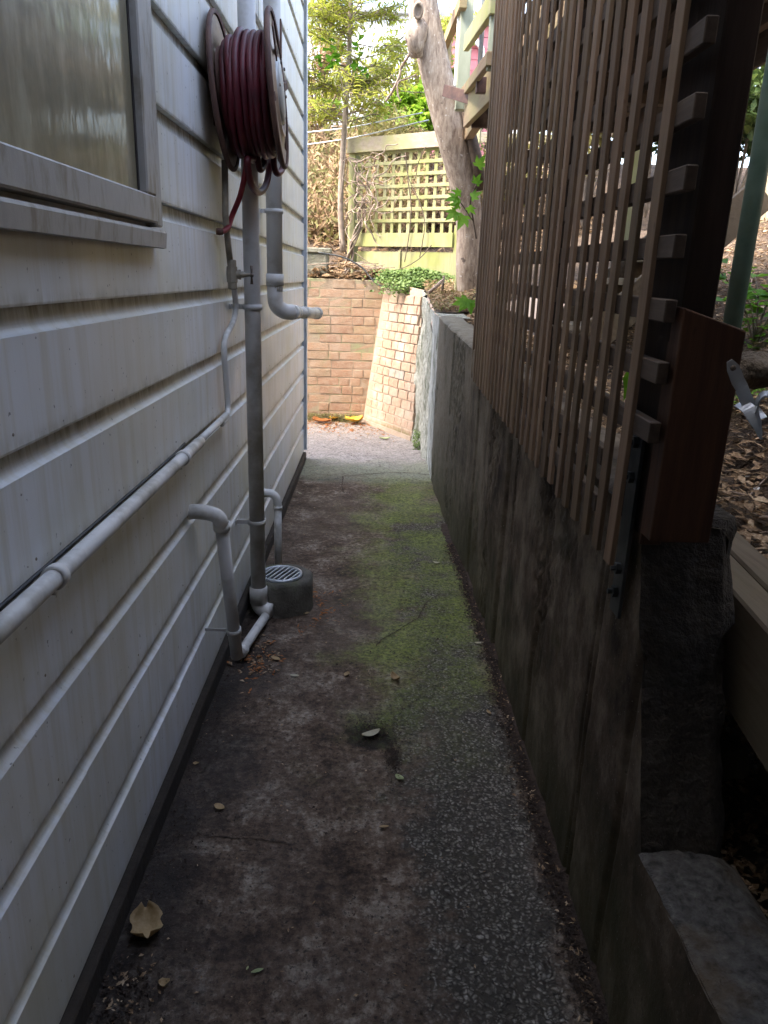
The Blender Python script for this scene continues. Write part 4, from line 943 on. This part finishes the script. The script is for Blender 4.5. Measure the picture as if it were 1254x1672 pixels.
# vine
vn=thing('dead_vine','bare twisted vine stems tangled over the left half of the trellis','vine',(0,0,0))
rv=random.Random(4)
def tp_(u,z,d=.08): return TL+ut*u+nt_*d+V(0,0,z)
for k in range(4):
    m=MB(); P=[tp_(.0-.1*k*.3,1.55,.12+.03*k)]
    for i in range(6): P.append(tp_(.02+.05*i+.03*math.sin(i*2+k),1.62+.16*i,.09+.03*math.cos(i*2.3+k)))
    m.tube(catmull(P,6),[.016-.0002*i for i in range(len(catmull(P,6)))],7); m.build('vine_stem',MT['stem'],vn)
m=MB()
for k in range(34):
    u=rv.uniform(.05,.45);z=rv.uniform(2.25,2.85); P=[tp_(u,z,rv.uniform(.04,.16))]; a=rv.uniform(0,6.28)
    for i in range(5): a+=rv.uniform(-.9,.9); u+=.09*math.cos(a);z+=.09*math.sin(a); z=min(z,2.93);u=max(u,-.02); P.append(tp_(u,z,rv.uniform(.03,.18)))
    m.tube(catmull(P,4),rv.uniform(.004,.008),5)
m.build('vine_tangle',MT['twig'],vn)
for P in ([tp_(.75,2.86,.05),tp_(.82,2.6,.07),tp_(.98,2.35,.08),tp_(1.05,2.15,.08),tp_(1.03,1.95,.08),tp_(1.0,1.8,.07)],[tp_(.80,2.6,.06),tp_(.86,2.3,.06),tp_(.84,2.0,.06),tp_(.80,1.75,.06)],[tp_(.15,1.84,.10),tp_(.4,1.72,.12),tp_(.72,1.66,.14),tp_(1.0,1.77,.12),tp_(1.15,1.93,.08)],[tp_(1.0,2.9,.05),tp_(.93,2.75,.07),tp_(.9,2.6,.06)]):
    m=MB(); m.tube(catmull(P,6),.0055,5); m.build('hanging_twig',MT['darktwig'],vn)
m=MB(); m.tube(catmull([aY(520,412,8.36),aY(560,420,8.33),aY(590,436,8.30),aY(604,452,8.27),aY(620,466,8.22),aY(655,470,8.10)],8),.008,8); tag(m.build('irrigation_hose',MT['darksteel']),'dark irrigation hose looping over the top of the brick wall','hose')
# litter on ledge twigs
m=MB(); r=random.Random(2)
for k in range(70):
    x=r.uniform(-.75,.0);y=r.uniform(8.32,8.8); a=r.uniform(-.8,.8)+ (3.14 if r.random()<.5 else 0);L=r.uniform(.08,.3); z=1.60+.09*max(0,1-abs(x+.35)*2)
    m.tube([(x,y,z+r.uniform(0,.05)),(x+math.cos(a)*L,y-math.sin(a)*L*.3,z+r.uniform(-.02,.06))],.0035,4)
kind(m.build('fallen_sticks',MT['twig']),'stuff')
# ---- leaning trunk
tk=thing('leaning_tree','thick pale-barked tree trunk leaning left, with a sawn knot near the top','tree',(0,0,0))
TP=[(768,520,7.35,27*.9),(764,440,7.3,25),(766,370,7.3,26),(757,300,7.25,29),(737,220,7.2,31),(712,120,7.2,31),(697,50,7.2,30),(690,0,7.2,29),(684,-120,7.2,27),(660,-260,7.2,24)]
P=[aY(a,c_,y) for a,c_,y,_ in TP]; rad=[r_/1212*y*.73 for _,_,y,r_ in TP]
PP=catmull(P,10); RRi=np.interp(np.linspace(0,len(P)-1,len(PP)),range(len(P)),rad)
m=MB(); m.tube(PP,list(RRi),40,caps=False)
cen=PP
vv=[]
for i,(x,y,z) in enumerate(m.v):
    j=i//40; c_=cen[j]; d=Vector((x,y,z))-c_; dn=d.normalized(); ang=math.atan2(dn.y,dn.x)
    s=1+.05*fb(ang*1.2,z*1.5,2)+.022*fb(math.cos(ang)*7,math.sin(ang)*7,z*2.5)
    vv.append(tuple(c_+d*s))
m.v=vv; m.build('trunk',MT['bark'],tk)
kn=aY(678,58,7.02); m=MB()
m.tube(catmull([aY(690,20,7.16),aY(683,45,7.08),aY(678,68,7.04),aY(682,92,7.1)],8),[.045+.034*math.sin(i/24*math.pi) for i in range(25)],20)
m.v=[(x+.02*fb(x*14,y*14,z*9),y,z+.01*fb(x*9,z*9)) for x,y,z in m.v]; m.build('burl',MT['bark'],tk)
ko=aY(683,17,6.96); m=MB(); dk_=(V(*CAM)-ko).normalized()
m.lathe([(.052,-.06),(.054,-.01),(.046,.012),(.036,.014),(.030,.0),(.0,-.004)],ko,dk_,28); mm=Matrix.Translation(ko)@Matrix.Diagonal((.8,1,1.25,1))@Matrix.Translation(-ko); m.v=[tuple(mm@Vector(p)) for p in m.v]; m.build('sawn_knot',MT['stem'],tk)
m=MB(); m.tube([aY(757,172,7.10),aY(768,215,7.08),aY(779,262,7.1),aY(786,310,7.15)],[.03,.045,.05,.045],14); m.build('dark_bark_strip',MT['darktwig'],tk)  # darker strip down the right edge of the trunk
m=MB(); m.tube(catmull([aY(672,75,7.1),aY(668,90,7.1),aY(655,110,7.2),aY(652,125,7.2),aY(640,150,7.25),aY(630,165,7.3)],6),.011,6); m.tube(catmull([aY(680,122,7.2),aY(665,128,7.2),aY(650,135,7.2),aY(650,155,7.2),aY(655,165,7.2)],5),.007,5); m.build('branch',MT['twig'],tk)
# ---- sapling with ferny sprays
def spray(m,ms,a,b,r,L=(.085,.135),mt=None,dens=.028,w=.20):
    a=Vector(a);b=Vector(b); mid=(a+b)/2+V(0,0,-.04*(b-a).length)+V(r.uniform(-.04,.04),r.uniform(-.04,.04),0); P=catmull([a,mid,b],8)
    ms.tube(P,[.006*(1-i/len(P))+.0015 for i in range(len(P))],5)
    d=(b-a); n=int(d.length/dens)
    sd_=d.cross(V(0,0,1)).normalized()
    for i in range(n):
        t=(i+.5)/n
        if t<.12: continue
        p=a.lerp(b,t)+V(0,0,-.04*d.length*(1-(2*t-1)**2)); 
        for s in (-1,1):
            dd=(sd_*s+d.normalized()*r.uniform(.4,.9)+V(0,0,r.uniform(-.7,.25))).normalized(); l=r.uniform(*L); m.leaf(p,dd,V(0,-.4,1),l,l*w,r.uniform(-.08,.08))
            if r.random()<.4:
                q=p+dd*l*.7; l2=l*.8; m.leaf(q,(dd+V(r.uniform(-.6,.6),0,r.uniform(-.6,.4))),V(0,-.4,1),l2,l2*w)
sa=thing('sapling','slender young tree with ferny olive-green sprays between the house corner and the leaning trunk','tree',(0,0,0))
SP=[aY(560,412,9.1),aY(556,330,9.1),aY(561,230,9.1),aY(566,150,9.1),aY(570,90,9.1),aY(572,20,9.1),aY(576,-80,9.1),aY(574,-180,9.1)]
PP=catmull(SP,6); m=MB(); m.tube(PP,[.036-.018*i/len(PP) for i in range(len(PP))],14); m.build('trunk',MT['stem'],sa)
r=random.Random(31); mc=MB();ms=MB()
for k in range(84):
    t=r.uniform(.34,1.0); p=PP[int(t*(len(PP)-1))]; a=r.uniform(0,6.283); L_=r.uniform(.35,.80)*(1.15-.3*t)
    q=p+V(math.cos(a)*L_,math.sin(a)*L_*.8,r.uniform(-.02,.30)); spray(mc,ms,p,q,r)
    for j in range(3):
        s=r.uniform(.3,.95); p2=p.lerp(q,s); a2=a+r.choice((-1,1))*r.uniform(.4,1.1); L2=L_*(1-s*.5)*r.uniform(.35,.6); spray(mc,ms,p2,p2+V(math.cos(a2)*L2,math.sin(a2)*L2,r.uniform(-.1,.08)),r)
for k in range(30):
    p=aY(r.uniform(500,690),r.uniform(-60,150),r.uniform(8.9,9.9)); a=r.uniform(0,6.28); spray(mc,ms,p,p+V(math.cos(a)*.5,math.sin(a)*.3,r.uniform(-.1,.2)),r)
mc.build('crown',MT['lf_sap'],sa); ms.build('branches',MT['stem'],sa)
cb=thing('climber','broad-leaved green climber twining round the sapling trunk','plant',(0,0,0)); m=MB()
for k in range(46):
    p=aY(r.uniform(515,600),r.uniform(62,120),8.95); L=r.uniform(.06,.12); m.leaf(p,V(r.uniform(-1,1),r.uniform(-.5,.2),r.uniform(-1,.3)),V(r.uniform(-.4,.4),-.6,.7),L,L*.7,.05)
m.build('foliage',MT['lf_fresh'],cb); m=MB(); m.tube(catmull([aY(556,330,9.0),aY(566,200,8.98),aY(548,75,8.95)],6),.005,5); m.build('stem',MT['stem'],cb)
# ---- shrubs behind
def shrub(x,y,z,R_,Hh,n,mt,lab,seed,Lr_=(.05,.11),wr=(.25,.5),group='shrubs behind the trellis'):
    t=thing('garden_shrub',lab,'shrub',(x,y,z)); r=random.Random(seed); m=MB(); cl_=[(r.gauss(0,.45)*R_,r.gauss(0,.45)*R_,r.uniform(.25,.95)*Hh,r.uniform(.18,.36)*R_) for _ in range(22)]
    for i in range(n):
        c_=r.choice(cl_); d=V(r.gauss(0,1),r.gauss(0,1),r.gauss(0,1)).normalized()*c_[3]*(r.random()**.4); p=V(c_[0],c_[1],c_[2])+d; L=r.uniform(*Lr_)
        m.leaf(p,V(r.uniform(-1,1),r.uniform(-1,1),r.uniform(-.9,.5)),V(r.uniform(-.6,.6),r.uniform(-.8,.3),1),L,L*r.uniform(*wr),r.uniform(-.1,.1))
    m.build('foliage',MT[mt],t); ms=MB()
    for c_ in cl_[:9]: ms.tube(catmull([V(0,0,-.1),V(c_[0]*.3,c_[1]*.3,c_[2]*.5),V(c_[0],c_[1],c_[2])],4),.012,5)
    ms.build('stem',MT['stem'],t)
shrub(-.55,12.9,3.3,.8,1.3,3000,'lf_olive','olive-brown twiggy shrub behind the house corner, above the dry bank',1)
shrub(.35,12.7,3.25,.7,1.0,2600,'lf_bright','bright lime-green shrub behind the sapling',2,(.08,.15),(.5,.8))
shrub(.95,13.4,3.2,.6,.85,2200,'lf_dark','dark green shrub between the sapling and the leaning trunk',3)
shrub(-1.1,12.2,3.2,.6,1.5,2600,'lf_dry','brown dead-leaved shrub beside the house corner',4)
shrub(.0,11.6,2.75,.7,1.0,2600,'lf_olive','drooping olive shrub behind the top left of the trellis',6,(.07,.16),(.12,.25))
shrub(1.5,10.8,2.3,.8,1.0,2600,'lf_olive','leafy shrub showing through the right side of the trellis',7)
shrub(.9,10.3,1.9,.6,.9,2200,'lf_dry','dry brown shrub showing through the middle of the trellis',8)
# back fence
bf=thing('back_fence','low brown board fence crossing behind the sapling above the dry bank','fence',(0,0,0))
m=MB(); m.box(-3,2.6,12.35,12.40,3.56,3.70,bev=.004); m.build('fence_rail',MT['toprail'],bf)
for i in range(16):
    x=-3+i*.35; m=MB(); m.box(x,x+.10,12.41,12.45,2.9,3.62,bev=.003); m.build('fence_board',MT['deckdark'],bf)
for k,(a,c_,lab) in enumerate((((505,213,9.9),(690,184,9.5),'upper slack wire stretched from the house across the garden'),((505,233,9.9),(700,196,9.4),'lower slack wire stretched from the house across the garden'))):
    A=aY(*a);B=aY(*c_);A=A+(A-B)*.25; mid=(A+B)/2-V(0,0,.035); m=MB(); m.tube(catmull([A,mid,B],10),.0075,6); tag(m.build('garden_wire',MT['galv']),lab,'wire')
m=MB(); a=aY(684,172,15);m.tube([V(a.x,15,2.8),V(a.x,15,aY(684,96,15).z)],.06,10); tag(m.build('far_pole',MT['galv']),'thin grey pole far behind, just left of the leaning trunk','pole')
# plants by the slats' left edge
def mapleleaf(m,p,d,nm,L):
    p=Vector(p);d=Vector(d).normalized();nm=Vector(nm);sx=d.cross(nm).normalized();nm=sx.cross(d)
    for a,l in ((0,1),(.75,.78),(-.75,.78),(1.5,.5),(-1.5,.5)):
        dd=d*math.cos(a)+sx*math.sin(a); m.leaf(p,dd,nm,L*l,L*l*.42,-.05)
tw=thing('leafy_twig','fresh green lobed leaves on a dark twig in front of the leaning trunk','plant',(0,0,0))
m=MB(); m.tube(catmull([aY(778,390,5.9),aY(772,355,5.9),aY(768,330,5.85),aY(778,300,5.8)],5),.006,6); m.tube(catmull([aY(772,360,5.9),aY(757,338,5.85),aY(748,325,5.8)],5),.004,5); m.build('stem',MT['darktwig'],tw)
m=MB()
for (px,py,dx_,dz,L) in ((748,322,-.8,-.25,.11),(752,316,-.9,.25,.08),(745,345,-.7,-.6,.11),(758,352,-.4,-.9,.12),(770,322,.6,.3,.09),(776,300,.3,.6,.08),(780,272,.5,.8,.10),(765,338,.5,-.5,.08),(750,335,-1,0,.09)): mapleleaf(m,aY(px,py,5.8),V(dx_,-.2,dz),V(.1,-.8,.6),L)
m.build('foliage',MT['lf_fresh'],tw)
tw=thing('leafy_twig','bright green leaf cluster hanging over the far end of the wall top','plant',(0,0,0)); m=MB()
for (px,py,dx_,dz,L) in ((764,488,-.6,-.9,.12),(758,492,-1,-.3,.10),(768,492,.1,-1,.10)): mapleleaf(m,aY(px,py,5.6),V(dx_,-.2,dz),V(-.2,-.9,.4),L)
m.build('foliage',MT['lf_fresh'],tw); m=MB(); m.tube([aY(768,492,5.6),aY(785,470,5.6)],.004,5); m.build('stem',MT['darktwig'],tw)
m=MB(); m.tube(catmull([aY(700,478,7.0),aY(712,468,7.0),aY(722,458,7.05)],4),[.016]*8+[.012],8); tag(m.build('cut_stick',MT['twig']),'short cut stick poking out beside the ivy above the rough wall corner','stick')
m=MB(); m.tube([aY(722,475,7.1),aY(725,450,7.1)],.012,8); tag(m.build('cut_stick',MT['stem']),'small upright stump of a stem at the right edge of the ivy','stick')
# ---- far houses
ph=thing('pink_house','pink weatherboard house far behind the deck railing','house',(0,0,0))
for i in range(16):
    z=3.2+i*.2; m=MB(); m.box(1.0,2.2,17-.006*(i%2),17.1,z,z+.19); m.build('weatherboard',MT['pinkpaint'],ph)
a=aY(772,105,16.9); m=MB(); m.box(a.x-.22,a.x-.12,16.85,16.95,4.0,a.z+.2); m.box(a.x+.12,a.x+.22,16.85,16.95,4.0,a.z+.2)
for i in range(8):
    t0=math.pi*i/8;t1=math.pi*(i+1)/8; m.beam((a.x+.17*math.cos(t0)*1.0,16.9,a.z+.2+.2*math.sin(t0)),(a.x+.17*math.cos(t1),16.9,a.z+.2+.2*math.sin(t1)),.1,.1)
m.build('window_trim',MT['whitepaint'],ph)
m=MB(); m.box(.9,2.4,16.8,21,6.42,6.6); m.build('roof',MT['roof'],ph)
wh=thing('white_house','pale house wall and roof line far behind, right of the leaning trunk','house',(0,0,0))
m=MB(); m.box(-4,4.4,24,28,3,8.55); m.build('wall',MT['whitepaint'],wh); m=MB(); m.box(-4.2,4.6,23.8,28.2,8.56,8.66); m.build('roof',MT['trim'],wh)
for k in range(3):
    shrub(1.2+k*1.2,30,8.4,1.2,1.6,900,'lf_bright',('yellow-green tree top above the white roof, by the trunk','yellow-green tree top above the white roof, behind the rail post','yellow-green tree top above the white roof, nearest the slats')[k],50+k,(.2,.35),(.5,.8),None)
# ============================================================ DEBRIS AND LEAVES ON THE PATH
def fedge(r):
    y=r.uniform(1.1,4.4); x=wallx(y)-.005-abs(r.gauss(0,.03))-.0; return (x,y,gz(x,y)+.004+r.random()*.006),(0,0,1)
scatter('path_debris',MT['dirt'],9000,fedge,(.004,.016),(.3,.8),41,flat=.5)
scatter('path_debris',MT['lf_litter'],700,fedge,(.005,.02),(.15,.5),42,flat=.4)
vs=[];fs=[];k=0;n=200
for i in range(n+1):
    y=.9+3.9*i/n; w=.045+.035*fb(y*4,3)+.015*fb(y*20,1)
    for t in range(5): x=wallx(y)+.012-(w+.015)*t/4; vs.append((x,y,gz(x,y)+.012*(1-t/4)**1.5+.002-(.006 if t==4 else 0)+.003*fb(x*60,y*60)))
for i in range(n):
    for t in range(4): a=i*5+t; fs.append((a,a+5,a+6,a+1))
m=MB();m.add(vs,fs,True);kind(m.build('wall_foot_dirt',MT['dirt']),'stuff')
def fhole(r):
    a=r.uniform(0,6.28);d=abs(r.gauss(0,.05)); x=HX+d*math.cos(a)*1.2;y=HY+.02+d*math.sin(a)*1.1
    if r.random()<.3: x=HX+.075+r.gauss(0,.014);y=HY-.13+r.gauss(0,.05)
    return (x,y,gz(x,y)+.003+r.random()*.006),(0,0,1)
scatter('path_debris',MT['dirt'],1500,fhole,(.003,.011),(.3,.8),43,flat=.5)
def fleft(r):
    y=r.uniform(1.1,3.3); x=-.60+abs(r.gauss(0,.08)); return (x,y,gz(x,y)+.003+r.random()*.004),(0,0,1)
scatter('path_debris',MT['dirt'],900,fleft,(.004,.014),(.3,.8),44,flat=.4)
def fgul(r):
    a=r.uniform(-1.2,1.2); d=.19+abs(r.gauss(0,.07)); x=-.435+d*math.cos(a);y=3.43+d*math.sin(a)-.05; return (x,y,gz(x,y)+.003+r.random()*.004),(0,0,1)
scatter('path_debris',MT['rustleaf'],120,fgul,(.008,.04),(.08,.3),45,flat=.3)
def fgul2(r):
    x=r.gauss(-.47,.05);y=r.gauss(2.85,.09);return (x,y,gz(x,y)+.003+r.random()*.006),(0,0,1)
scatter('path_debris',MT['rustleaf'],90,fgul2,(.008,.03),(.2,.6),46,flat=.3)
scatter('path_debris',MT['lf_litter'],110,fgul2,(.008,.03),(.2,.6),47,flat=.3)
def ffar(r):
    x=r.uniform(-.9,.2);y=8.3-abs(r.gauss(0,.35)); return (x,y,gz(x,y)+.004+r.random()*.01),(0,0,1)
scatter('path_debris',MT['rustleaf'],500,ffar,(.01,.05),(.2,.6),48,flat=.4)
scatter('path_debris',MT['lf_litter'],1200,ffar,(.008,.035),(.2,.6),49,flat=.4)
def fall(r):
    x=r.uniform(-.6,.52);y=r.uniform(1.1,7.2); return (x,y,gz(x,y)+.003+r.random()*.002),(0,0,1)
scatter('path_debris',MT['lf_litter'],500,fall,(.004,.014),(.2,.7),50,flat=.2)
scatter('path_debris',MT['dirt'],1500,fall,(.004,.013),(.4,.9),51,flat=.2)
def fallen(px,py,L,w,ang,mt,lab,curl=.1,lobes=0,z=.006):
    p=aZ(px,py,.005); r=random.Random(px); o=None; m=MB(); d=V(math.cos(ang),math.sin(ang),0); s=V(-d.y,d.x,0)
    nL,nW=14,6; vs=[];fs=[]
    for i in range(nL+1):
        t=i/nL; hw=w/2*(math.sin(math.pi*min(1,t*.92+.04))**.75)*(1+ (.20*math.sin(t*math.pi*lobes) if lobes else 0))
        for j in range(nW+1):
            u=2*j/nW-1; e=(1+.12*fb(t*7,u*2,px)) if lobes else 1
            vs.append((d*(t-.5)*L+s*u*hw*e)+V(0,0,curl*L*(2*t-1)**2+.25*w*u*u*(.5+abs(curl)*2)+.05*L*fb(t*3,u*2,px*.1)*(1 if lobes else .3)+.003))
    for i in range(nL):
        for j in range(nW): a=i*(nW+1)+j; fs.append((a,a+1,a+nW+2,a+nW+1))
    zmin=min(v.z for v in vs)
    m.add(vs,fs,True); rb_=MB()
    o=m.build('fallen_leaf',MT[mt]); o.location=(p.x,p.y,gz(p.x,p.y)+z-zmin*1.0); tag(o,lab,'leaf'); o.modifiers.new('s','SOLIDIFY').thickness=.0006
    return o
fallen(240,1517,.10,.085,1.9,'tan','largest leaf, curled and ragged tan, beside the house at the bottom left',.22,3)
fallen(268,1605,.026,.022,.3,'tan','small crumpled brown leaf just below the large ragged one',.15,2)
fallen(420,1586,.030,.010,.35,'greenleaf','narrow pale green leaf lying alone near the bottom of the picture',.02)
fallen(404,1581,.011,.005,1.3,'greenleaf','tiny green leaf scrap beside the narrow pale green leaf',.02)
fallen(358,1317,.038,.024,-.5,'tan','oval tan leaf lying left of the middle on the dark near concrete',.05)
fallen(320,1247,.020,.014,.2,'tan','small brown leaf close to the house, above the oval tan leaf',.06,2)
fallen(450,1076,.048,.026,-.6,'tan','long tan leaf nearest the drain pipe',.05)
fallen(481,1104,.038,.014,-.1,'pale','pale narrow leaf right of the long tan one below the floor drain',.05)
fallen(566,1103,.036,.022,1.2,'tan','upright yellowish leaf in the middle of the path, level with the curled one',.08)
fallen(646,1110,.055,.032,-.9,'tan','curled brown leaf with a stalk on the green mossy patch',.35,2)
fallen(606,1196,.075,.032,.5,'pale','big pale folded leaf lying in the dark dirt-filled hollow',.10,0,.016)
fallen(652,1271,.034,.022,-.7,'greenleaf','pale green leaf at the foot of the dirt-filled hollow',.10)
fallen(782,1051,.042,.016,.15,'pale','pale yellow sliver of a leaf beside the retaining wall, upper one',.06)
fallen(798,1164,.030,.014,-1.2,'tan','small tan leaf beside the retaining wall, lower one',.08)
fallen(712,920,.040,.020,-.3,'pale','small white leaf alone on the bright green moss',.15)
fallen(627,1352,.030,.010,.1,'tan','thin brown leaf right of the long crack in the near concrete',.04)
fallen(490,806,.035,.018,-.8,'pale','small white leaf near the house under the corner trim',.08)
fallen(500,1000,.03,.018,.4,'tan','little tan leaf beside the round drain surround',.08)
fallen(578,693,.20,.19,.3,'yellow','bright yellow curled leaf at the foot of the brick wall',.13,4,.03)
fallen(546,688,.15,.13,1.2,'yellow','smaller orange-yellow leaf left of the bright yellow one',.10,4,.03)
fallen(525,692,.22,.15,-.3,'rustleaf','rust-brown leaf nearest the house corner at the foot of the brick wall',.08,4,.02)
fallen(628,718,.11,.06,.1,'greenleaf','pale green leaf in front of the buttress foot',.10)
fallen(600,710,.05,.02,.4,'tan','small tan scrap of leaf between the yellow leaf and the pale green one',.08)
# green leaf behind slats
m=MB(); m.leaf(aY(1022,650,2.55),V(.05,0,1),V(-.3,-1,0),.13,.045,.02); m.leaf(aY(1018,655,2.6),V(.2,0,1),V(-.3,-1,0),.10,.03,.02); tag(m.build('green_leaf',MT['lf_fresh']),'one upright bright green leaf glowing behind the lowest slats','leaf')
# unseen board wall added behind the camera to keep light off near faces
bkw=thing('rear_light_block','unseen dark weathered board wall added behind the camera to block light','wall',(0,0,0))
for i in range(34):
    m=MB(); m.box(-.58+i*.24,-.58+i*.24+.236,-.62,-.6,0,4.6,bev=.003); m.build('board',MT['deckdark'],bkw)
# trees beyond the paling fence
for k,(x,y,lab) in enumerate(((4.2,9.5,'tall shrub beyond the far end of the bank, behind the slats'),)):
    shrub(x,y,2.6,1.5,3.4,4200,('lf_dark','lf_olive','lf_dark')[k],lab,80+k,(.10,.2),(.4,.7))
for k in range(5):
    shrub(5.0+.3*(k%2),2.6+k*1.7,3.0,1.0,1.25,1800,('lf_olive','lf_dark','lf_bright','lf_olive','lf_dark')[k],('low olive bush beyond the paling fence, nearest the right edge','dark bush beyond the paling fence, second from the right edge','bright green bush in the middle of the row beyond the paling fence','olive bush beyond the paling fence, second from its far end','dark bush beyond the far end of the paling fence')[k],90+k,(.08,.16),(.4,.7))
for k,(x,y,z) in enumerate(((2.4,9.4,2.3),(3.3,9.9,2.5),(4.3,10.6,2.6),(3.0,11.5,3.0),(5.2,9.6,2.7))):
    shrub(x,y,z,.9,2.1,2400,('lf_olive','lf_dark','lf_olive','lf_bright','lf_dark')[k],('olive thicket past the far end of the bank, nearest the leaning trunk','dark thicket past the far end of the bank, behind the slats','olive thicket past the far end of the bank, behind the widest slat gaps','bright green thicket deepest behind the slats','dark thicket past the far end of the bank, by the tall post')[k],120+k,(.08,.16),(.35,.7))
def bgtree(x,y,z,h,R_,n,mt,lab,seed):
    t=thing('background_tree',lab,'tree',(x,y,z),'trees behind the sapling'); r=random.Random(seed); m=MB(); m.tube(catmull([V(0,0,-.2),V(.05,0,h*.4),V(-.05,0,h*.8)],5),[.07-.004*i for i in range(11)],10)
    cl_=[(r.gauss(0,.5)*R_,r.gauss(0,.5)*R_,h*r.uniform(.35,1.05),r.uniform(.2,.42)*R_) for _ in range(16)]
    for c_ in cl_: m.tube(catmull([V(0,0,h*.35),V(c_[0]*.5,c_[1]*.5,c_[2]*.8),V(c_[0],c_[1],c_[2])],4),.014,5)
    m.build('trunk',MT['stem'],t); m=MB()
    for i in range(n):
        c_=r.choice(cl_); d=V(r.gauss(0,1),r.gauss(0,1),r.gauss(0,.7)).normalized()*c_[3]*(r.random()**.45); L=r.uniform(.09,.17)
        m.leaf(V(c_[0],c_[1],c_[2])+d,V(r.uniform(-1,1),r.uniform(-1,1),r.uniform(-1,.3)),V(r.uniform(-.6,.6),r.uniform(-.8,.3),1),L,L*r.uniform(.2,.4),r.uniform(-.1,.1))
    m.build('crown',MT[mt],t)
bgtree(-1.0,13.5,3.2,3.6,1.1,3600,'lf_sap','yellow-green tree behind the sapling, nearest the house corner',1)
bgtree(.55,14.2,3.2,2.6,.9,2400,'lf_sap','yellow-green tree behind the sapling, nearest the leaning trunk',2)
def fcl(r):
    p=aZ(205,1625,.0); x=p.x+r.gauss(0,.035);y=p.y+r.gauss(0,.05); return (x,y,gz(x,y)+.003+r.random()*.008),(0,0,1)
scatter('path_debris',MT['lf_litter'],60,fcl,(.006,.02),(.3,.7),150,flat=.5)
scatter('path_debris',MT['dirt'],260,fcl,(.005,.014),(.3,.8),151,flat=.5)
